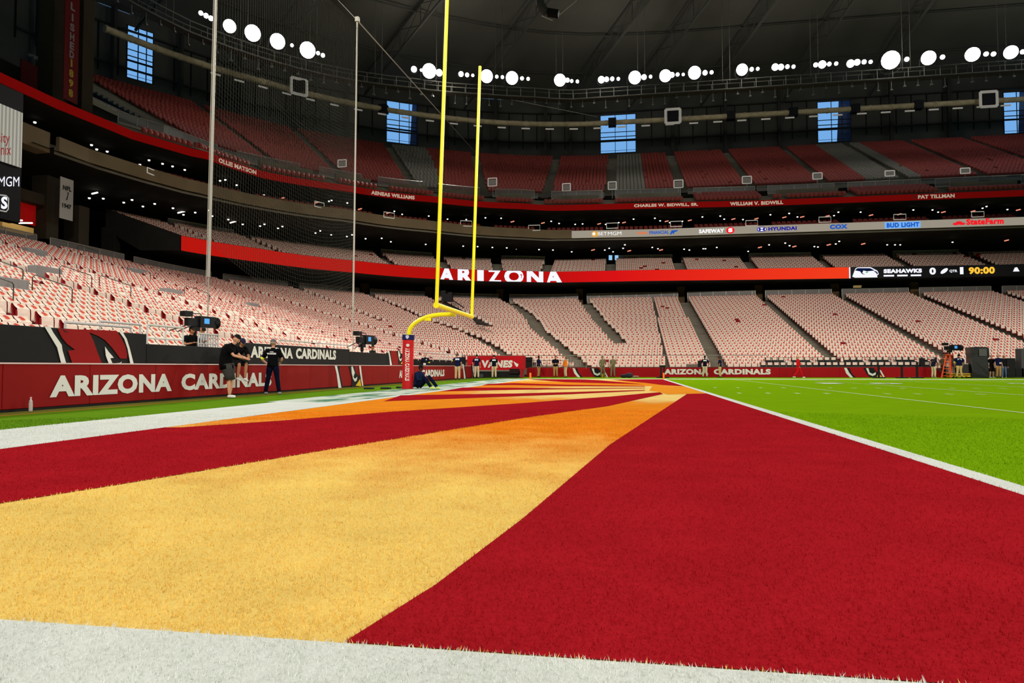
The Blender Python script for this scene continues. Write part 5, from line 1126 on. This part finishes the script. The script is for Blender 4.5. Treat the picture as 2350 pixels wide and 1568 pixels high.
person('person in black T-shirt and cap operating the left television camera',(-15.75,16.45,.42),math.radians(70),1.72,skin='tan',top=(14,14,15),bottom=(24,24,28),shoe=(20,20,20),hair=(20,16,16),cap=(16,16,17),pose=dict(hed=(0,-.05,1.66),elL=(.30,-.12,1.2),haL=(.2,-.38,1.3),elR=(-.30,-.12,1.2),haR=(-.2,-.38,1.25)))
person('person in black and white striped shirt behind the left television camera',(-16.6,18.3,.5),math.radians(-60),1.76,skin='tan',top=(170,172,184),bottom=(30,30,34),shoe=(20,20,20),hair=(30,22,20),pose=dict(elL=(.28,-.15,1.25),haL=(.15,-.4,1.42)))
tvcam('television_camera',(-15.9,30.3,2.25),math.radians(82),'black television camera left of the goal post pad',1.35)
person('person in dark green jacket operating the camera left of the goal post',(-16.1,32.3,.4),math.radians(150),1.66,skin='tan',top=(34,46,42),sleeve='long',bottom=(24,24,28),shoe=(20,20,20),hair=None,cap=(18,22,22),pose=dict(elL=(.28,-.15,1.25),haL=(.15,-.4,1.35)))
tvcam('television_camera',(lx_(2180,54.9),54.9,2.30),math.radians(20),'large television camera on a high stand over the orange ladder at right',1.25)
r_=empty('camera_boom',(1.2,0,0)); 
C.objects.unlink(r_); bpy.data.objects.remove(r_)
# big black camera crane hanging in the far aisle behind the uprights
cr_=empty('camera_crane',(-24.8,70.5,3.0)); tag(cr_,'dark television camera and jib arm standing in the aisle behind the goal uprights','camera crane')
q=MB(); A=at(1010,672,Y=76);q.box(at(1027,684,Y=76),(1.2,.8,.9)); q.box(at(1018,674,Y=76),(.6,.6,.7)); q.box(at(1034,676,Y=76),(.5,.6,.5)); kid(q,'camera_head',KIT,cr_)
q=MB(); q.tube([at(1020,694,Y=75.6),at(1060,715,Y=72),at(1084,730,Y=69)],[.16,.13,.1],6); kid(q,'jib_arm',KIT,cr_)
q=MB(); q.tube([at(1040,690,Y=75.4),at(1064,706,Y=72)],.08,6); kid(q,'jib_rail',GRIP,cr_)
q=MB(); q.tube([at(1084,728,Y=69),at(1098,740,Y=67.5),at(1122,746,Y=66)],[.16,.28,.08],7); kid(q,'counterweight',M('crate_grey',(62,62,58),.7),cr_)
# ------------------------------------------------------------------ field furniture
ORP=M('pylon_orange',(250,128,40),.6)
for x,y,lab in ((-9.6,SW+.05,'small orange pylon at the far end-line corner'),(-.1,SW+.05,'small orange pylon at the far goal-line corner')):
    q=MB(); q.box((x,y,.23),(.12,.12,.46)); tag(q.build('end_zone_pylon',ORP,bevel=.01),lab,'pylon')
# bottle at the left wall
bx,by,_=at(72,947,Z=0)
r_=empty('drink_bottle',(-14.72,at(70,948,X=-14.72)[1],0)); tag(r_,'clear plastic bottle standing at the foot of the red wall, far left','bottle')
q=MB(); q.tube([(0,0,0),(0,0,.02),(0,0,.16),(0,0,.19),(0,0,.21),(0,0,.225),(0,0,.27)],[.03,.036,.036,.030,.036,.02,.014],12); BOT=M('bottle_plastic',(196,186,180),.3); q.build('bottle_body',BOT,r_,smooth=True)
q=MB(); q.tube([(0,0,.265),(0,0,.295)],.017,10); q.build('bottle_cap',M('cap_pink',(235,190,184),.5),r_)
# mats on the grass left of the post base
for x0,x1,y,lab in ((837,857,893.5,'small black flat bag on the grass, leftmost by the end line'),(875,896,893,'flat black bag lying left of the goal post base'),(911,920,891,'tiny dark object on the grass touching the goal post base')):
    P=at((x0+x1)/2,y,Z=0); w_=(x1-x0)*pj(P)[2][0]/FPX; q=MB(); q.box((P[0],P[1],.035),(w_,.3,.07)); tag(q.build('flat_bag',M('bag_black',(20,24,24),.7),bevel=.02),lab,'bag')
# red canopy cart in the corner
cn=empty('canopy_box',(-13.2,52.6,0)); tag(cn,'red canopy trailer with white letters ending NES and a bird head','canopy')
A=at(1072,818,Y=52.2);B=at(1200,818,Y=52.2); zt=A[2]; zb=at(1100,850,Y=52.2)[2]
q=MB(); q.box(((A[0]+B[0])/2,53.0,(zt+zb)/2+.02),(B[0]-A[0],1.6,zt-zb)); kid(q,'canopy_shell',M('canopy_red',(184,26,34),.7,spec=.05),cn)
q=MB(); q.box(((A[0]+B[0])/2+.3,53.0,.28),(B[0]-A[0]-1.0,1.3,.5)); kid(q,'black_chassis',BLACK,cn)
q=MB(); q.box((B[0]-.7,52.3,.55),(.8,.3,.4)); kid(q,'tool_crate',M('crate_dark',(30,14,14),.7),cn)
q=MB(); q.box((B[0]-.1,52.5,.4),(.14,1.4,.75)); kid(q,'end_panel',M('canopy_red_end',(150,20,26),.7),cn)
for x in (A[0]+1.2,B[0]-.15): q=MB(); q.tube([(x,52.15,.17),(x,52.4,.17)],.17,12); kid(q,'wheel',GRIP,cn)
ax=lambda px: at(px,840,Y=52.19)[0]
zl=at(1150,844,Y=52.19)[2]; hl=at(1150,827,Y=52.19)[2]-zl
for t_,a,b_ in (('V',1104,1121),('A',1119,1135),('NES',1137,1175)):
    q=MB(); flat_text(q,t_,(ax(a),52.19,zl),(ax(b_),52.19,zl),hl,bold=.06,shear=.06); kid(q,'canopy_lettering',WWHT,cn)
q=MB(); q.poly([(ax(x),52.18,at(x,y,Y=52.18)[2]) for x,y in ((1178,829),(1184,833),(1190,836),(1188,842),(1185,842),(1182,838))]); kid(q,'bird_emblem',WWHT,cn)
# black banner and fence right of the canopy, before the far seats
def low_box(name,mat,x0,x1,y0,y1,Y,d,label,cat,bev=.01):
    A=at(x0,y1,Y=Y);B=at(x1,y0,Y=Y); q=MB(); q.box(((A[0]+B[0])/2,Y+d/2,(A[2]+B[2])/2),(B[0]-A[0],d,B[2]-A[2])); return tag(q.build(name,mat,bevel=bev),label,cat)
low_box('black_screen',WBLK,1202,1222,820,846,56.6,.1,'black cloth screen right beside the red canopy','screen')
low_box('black_screen',WBLK,1046,1068,820,841,52.6,.1,'black cloth screen left of the red canopy','screen')
q=MB()
for px in range(1222,1336,5): P=at(px,846,Y=56.6);T_=at(px,827,Y=56.6); q.tube([P,(P[0],P[1],T_[2])],.018,4)
for y in (827,846): q.tube([at(1222,y,Y=56.6),at(1336,y,Y=56.6)],.025,4)
tag(q.build('picket_rail',RAIL),'silver picket rail on the far wall behind the people, left of its emblem','railing')
for a,b_,y0,lab in ((1060,1345,816.5,'thin silver handrail over the corner section front'),(1345,1760,815.5,'thin silver handrail crossing the far stand above its lowest rows'),(1760,2150,821,'thin silver handrail over the black sideline seats')):
    q=MB(); Y_=58.6 if a>1100 else 55.5; N_=int((b_-a)/34); P=[at(a+(b_-a)*i/N_,y0,Y=Y_) for i in range(N_+1)]; q.tube(P,.03,4)
    for p in P: q.tube([p,(p[0],p[1],p[2]-1.1)],.02,4)
    tag(q.build('hand_rail',RAIL),lab,'railing')
# dark tunnels and gaps low in the far stand
low_box('aisle_gate',M('gate_grey',(118,108,94),.7),1575,1601,836,846,57.0,.1,'grey metal gate panel low in the far stand left of centre aisle','gate')
low_box('black_locker',BLACK,1602,1610,828,846,57.0,.3,'narrow black box standing by the gate at the foot of the far stand','box')
# black seats with white covers along the sideline
BS=M('bench_black',(18,18,20),.5); base_s=None
for row,(Y_,z,xs_) in enumerate(((57.5,.86,range(1752,2140,15)),(58.2,1.28,range(1748,2130,15)))):
    for px in xs_:
        if row and px%4==0: continue
        P=at(px,842,Y=Y_)
        r_=empty('sideline_seat',(P[0],Y_,z)); tag(r_,'low black sideline seat with white cover behind the far wall at right','seat','black covered seats behind the far wall')
        if base_s is None:
            q=MB(); q.box((0,.05,.18),(.46,.08,.42)); q.box((0,-.18,-.0),(.46,.4,.08)); a_=q.build('seat_shell',BS,r_,bevel=.01)
            q=MB(); q.box((0,.0,.27),(.34,.03,.22)); b2=q.build('seat_cover',CLOTH,r_); base_s=(a_,b2)
        else:
            for o_ in base_s: c_=o_.copy(); C.objects.link(c_); c_.parent=r_
low_box('equipment_shelf',BS,2113,2123,822,844,56.7,.3,'tall black rack of white bottles on the far wall','rack')
# bags by the goal line, T stands, ladder, carts at right
for x0,x1,h_,lab,col in ((1424,1440,8,'dark duffel bag, left one of the pile near the far goal line',(34,34,44)),(1436,1452,11,'dark duffel bag, highest of the pile near the far goal line',(44,42,56)),(1450,1466,5,'flat pale bag on the right of the pile near the far goal line',(150,110,100))):
    P=at((x0+x1)/2,866,Y=53.6); w_=(x1-x0)*pj(P)[2][0]/FPX; hh=h_*pj(P)[2][0]/FPX; q=MB(); q.tube([(P[0]-w_/2,53.6,hh/2),(P[0]-w_/4,53.6,hh/2),(P[0]+w_/4,53.6,hh/2),(P[0]+w_/2,53.6,hh/2)],[hh*.3,hh*.5,hh*.5,hh*.3],10)
    tag(q.build('duffel_bag',M('bag_%d'%x0,col,.8),smooth=True),lab,'bag')
for px,lab in ((1517,'black T-shaped stand just left of the far goal-line pylon'),(1524,'black T-shaped stand just right of the far goal-line pylon'),(2017,'leftmost of three black stands before the right end of the far wall'),(2070,'middle of three black stands before the right end of the far wall'),(2105,'rightmost of three black stands before the right end of the far wall')):
    P=at(px,866,Y=53.4); q=MB(); q.box((P[0],53.4,.04),(.75,.5,.08)); q.box((P[0],53.4,.5),(.13,.13,.9)); q.box((P[0],53.4,.94),(.24,.1,.14)); tag(q.build('field_stand',BLACK,bevel=.01),lab,'stand')
ORL=M('ladder_orange',(232,84,38),.6)
ld=empty('step_ladder',(lx_(2172,54.6),54.6,0)); tag(ld,'orange A-frame step ladder under the right television camera','ladder')
lx=lambda px: at(px,866,Y=54.6)[0]
for a,b_,dy in ((2157,2172,-.25),(2178,2180,-.25),(2164,2175,.3),(2190,2183,.3)):
    q=MB(); q.tube([(lx(a),54.6+dy,0),(lx(b_),54.6+dy*.2,1.75)],.05,5); kid(q,'ladder_rail',ORL,ld)
for i in range(6):
    t=(i+.6)/6.5; q=MB(); q.box((lx(2157)*(1-t)/2+lx(2172)*t/2+lx(2178)*(1-t)/2+lx(2180)*t/2,54.36+.2*t,1.75*t),(.62-.32*t,.12,.04)); kid(q,'step',ORL,ld)
q=MB(); q.box((lx(2177),54.6,1.78),(.5,.4,.06)); kid(q,'top_plate',ORL,ld)
ct=empty('equipment_cart',(lx_(2205,55.1),55.1,0)); tag(ct,'flat equipment cart with yellow base beside the orange ladder','cart')
YC=M('cart_yellow',(232,186,40),.6)
cx0,cx1=lx(2180),lx(2229)
q=MB(); q.box(((cx0+cx1)/2,55.1,.14),(cx1-cx0,.8,.1)); q.box(((cx0+cx1)/2,55.1,.30),(cx1-cx0,.8,.07)); kid(q,'yellow_frame',YC,ct)
q=MB(); q.box(((cx0+cx1)/2,55.1,.22),(cx1-cx0-.2,.7,.1)); kid(q,'dark_deck',BLACK,ct)
q=MB(); q.box((cx0+.35,55.1,.62),(.7,.6,.5)); kid(q,'grey_case',M('case_grey',(150,146,138),.6),ct)
q=MB(); q.box((cx1-.55,55.1,.7),(.95,.6,.7)); kid(q,'electronics_case',M('case_dark',(52,50,50),.6),ct)
q=MB(); q.box((cx1-.55,55.0,1.08),(.9,.4,.08)); kid(q,'case_lid',M('case_light',(190,186,176),.6),ct)
for x in (cx0+.3,cx1-.3): q=MB(); q.tube([(x,54.68,.07),(x,54.74,.07)],.07,10); kid(q,'wheel',BLACK,ct)
# draped tall case
dc=empty('draped_case',(lx_(2250,54.9),54.9,0)); tag(dc,'tall black plastic-draped equipment case at the right, taller than the people','case')
q=MB(); w0,w1=lx(2229),lx(2272)
prof=[(0,0),(.04,.5),(0,1.0),(.04,1.5),(0,1.9),(-.02,2.34),(.3,2.38),(.85,2.36),(.98,2.25),(1.0,1.6),(.90,1.45),(.93,1.0),(.88,.5),(.94,0)]
for yy in (54.5,): 
    F_=[(w0+(w1-w0)*a,54.55+.03*math.sin(9*b_),b_) for a,b_ in prof]; B_=[(x,y+.85,z) for x,y,z in F_]; q.poly(F_); q.poly(B_[::-1]); strip(q,F_,B_)
kid(q,'drape',M('drape_black',(26,26,28),.35,spec=.5,var=.6,scale=6),dc)
q=MB(); q.box((w0+(w1-w0)*.62,54.50,1.95),((w1-w0)*.42,.03,.55)); kid(q,'clear_window',M('drape_window',(84,84,84),.3,spec=.5),dc)
for x0,x1,y0,lab in ((2312,2330,822,'black road case left of the last case at the right edge'),(2332,2350,845,'low black road case at the right edge of the field'),(2345,2366,800,'tall grey road case cut by the right edge')):
    low_box('road_case',KIT if x0<2340 else GRIP,x0,x1,y0,866,54.9,.8,lab,'case',.02)
low_box('kiosk_counter',M('counter_grey',(118,114,108),.7),2300,2350,826,846,56.6,.5,'grey counter wall at the foot of the stand at the right edge','counter')
low_box('white_awning',M('awning_white',(226,218,206),.7),2303,2345,824,830,56.2,.5,'narrow white awning at the right edge behind the black cases','awning')
# ------------------------------------------------------------------ rails, gates and grey covers in the near stand
def low_hit(px,py):
    d=ray(px,py); t=12.
    while t<120:
        P=CAM+d*t
        if P[0]>=CX: r=P[1]-CY; s=90+P[0]-CX
        elif P[1]<CY: r=CX-P[0]; s=P[1]-CY
        else: r=math.hypot(P[0]-CX,P[1]-CY); s=math.degrees(math.atan2(P[1]-CY,CX-P[0]))
        u=(r-4)/(rr(T_LOWB,s)-4)
        if u>0 and P[2]<=LZ0+LRISE*LROWS*u+.55: return P
        t+=.05
    return P
GC=M('cover_grey',(150,146,144),.6)
for i,(x,y,w_,h_,lab) in enumerate(((18,664,1.7,.62,'large grey box cover among the white seats at the left edge'),(85,586,1.4,.5,'grey box cover high in the left stand, nearest the back rail'),(112,632,1.5,.55,'grey box cover in the middle of the left stand'),(318,629,1.5,.45,'grey box cover high in the stand right of the 1947 banner'),(400,680,1.5,.62,'grey box cover above and left of the television camera'),(582,706,1.4,.45,'grey box cover above the person in the grey cap'))):
    P=low_hit(x,y); q=MB(); q.box((P[0]-.2,P[1],P[2]+.12),(.5,w_,h_)); tag(q.build('vomitory_cover',GC,bevel=.03),lab,'box cover')
M('rail_silver',(196,194,190),.5,spec=.4); SILV=MATS['rail_silver']
def rail(ptsA,h,name,label,r=.028,mat=SILV,step=1.5,mid=True):
    q=MB(); A=[Vector(map(float,p)) for p in ptsA]; top=[p+Vector((0,0,h)) for p in A]; q.tube(top,r,6)
    if mid: q.tube([p+Vector((0,0,h*.5)) for p in A],r*.7,5)
    for a,b_ in zip(A,A[1:]):
        n=max(1,int((b_-a).length/step))
        for i in range(n+1): p=a.lerp(b_,i/n); q.tube([p,p+Vector((0,0,h))],r*.8,5)
    return tag(q.build(name,mat),label,'railing')
SILV=MATS['rail_silver']
X=-15.5
ya,yb=at(150,740,X=X)[1],at(300,756,X=X)[1]
rail([(X,ya,1.55),(X,yb,1.55)],.38,'front_rail','bright silver front rail just above the big bird-head banner',.035)
ya,yb=at(230,728,X=-16.6)[1],at(322,740,X=-16.6)[1]
rail([(-16.6,ya,1.5),(-16.6,yb,1.5)],.62,'front_rail','second silver rail behind the front rail over the big bird-head banner',.035)
ya,yb=at(338,780,X=-15.3)[1],at(420,790,X=-15.3)[1]
rail([(-15.3,ya,1.3),(-15.3,yb,1.3)],.72,'platform_rail','white pipe guard rail at the left camera platform',.03,M('rail_white',(205,205,200),.5),.6)
rail([(-15.4,at(455,800,X=-15.4)[1],1.3),(-15.4,at(500,803,X=-15.4)[1],1.3)],.6,'platform_rail','grey ribbed guard rail under the left television camera',.03,step=.12)
rail([(-15.5,at(640,790,X=-15.5)[1],1.4),(-15.5,at(800,803,X=-15.5)[1],1.4)],.5,'front_rail','long thin silver rail over the ARIZONA CARDINALS banner',.025)
rail([(-15.5,at(960,818,X=-15.5)[1],1.3),(-15.5,48.5,1.25)],.55,'front_rail','thin grey rail over the banner right of the goal post',.025)
for s,lab in ((8,'first'),(18,'second'),(28,'third'),(37,'fourth'),(44,'fifth')):
    pass
# bent aisle handrails scattered between the seats
k=0
HN=['nearest the left edge, low','left edge, second row up','over the leftmost banner','above the big bird-head banner','left of the television camera','upper left of the television camera','above the grey covers','over the person with the backward cap']
for (x,y) in ((30,700),(52,660),(165,705),(210,668),(300,690),(345,650),(225,600),(480,700)):
    P=low_hit(x,y); q=MB(); a=Vector(map(float,P)); a.z+=.15
    pts=[a+Vector((0,0,0)),a+Vector((0,0,.5)),a+Vector((-.06,.0,.58)),a+Vector((-1.6,0,1.08)),a+Vector((-1.7,0,1.0)),a+Vector((-1.7,0,.5))]
    q.tube(pts,.02,6); tag(q.build('aisle_handrail',M('handrail_dark',(70,66,60),.5,.4)),'dark bent aisle handrail among the seats, '+HN[k],'handrail'); k+=1
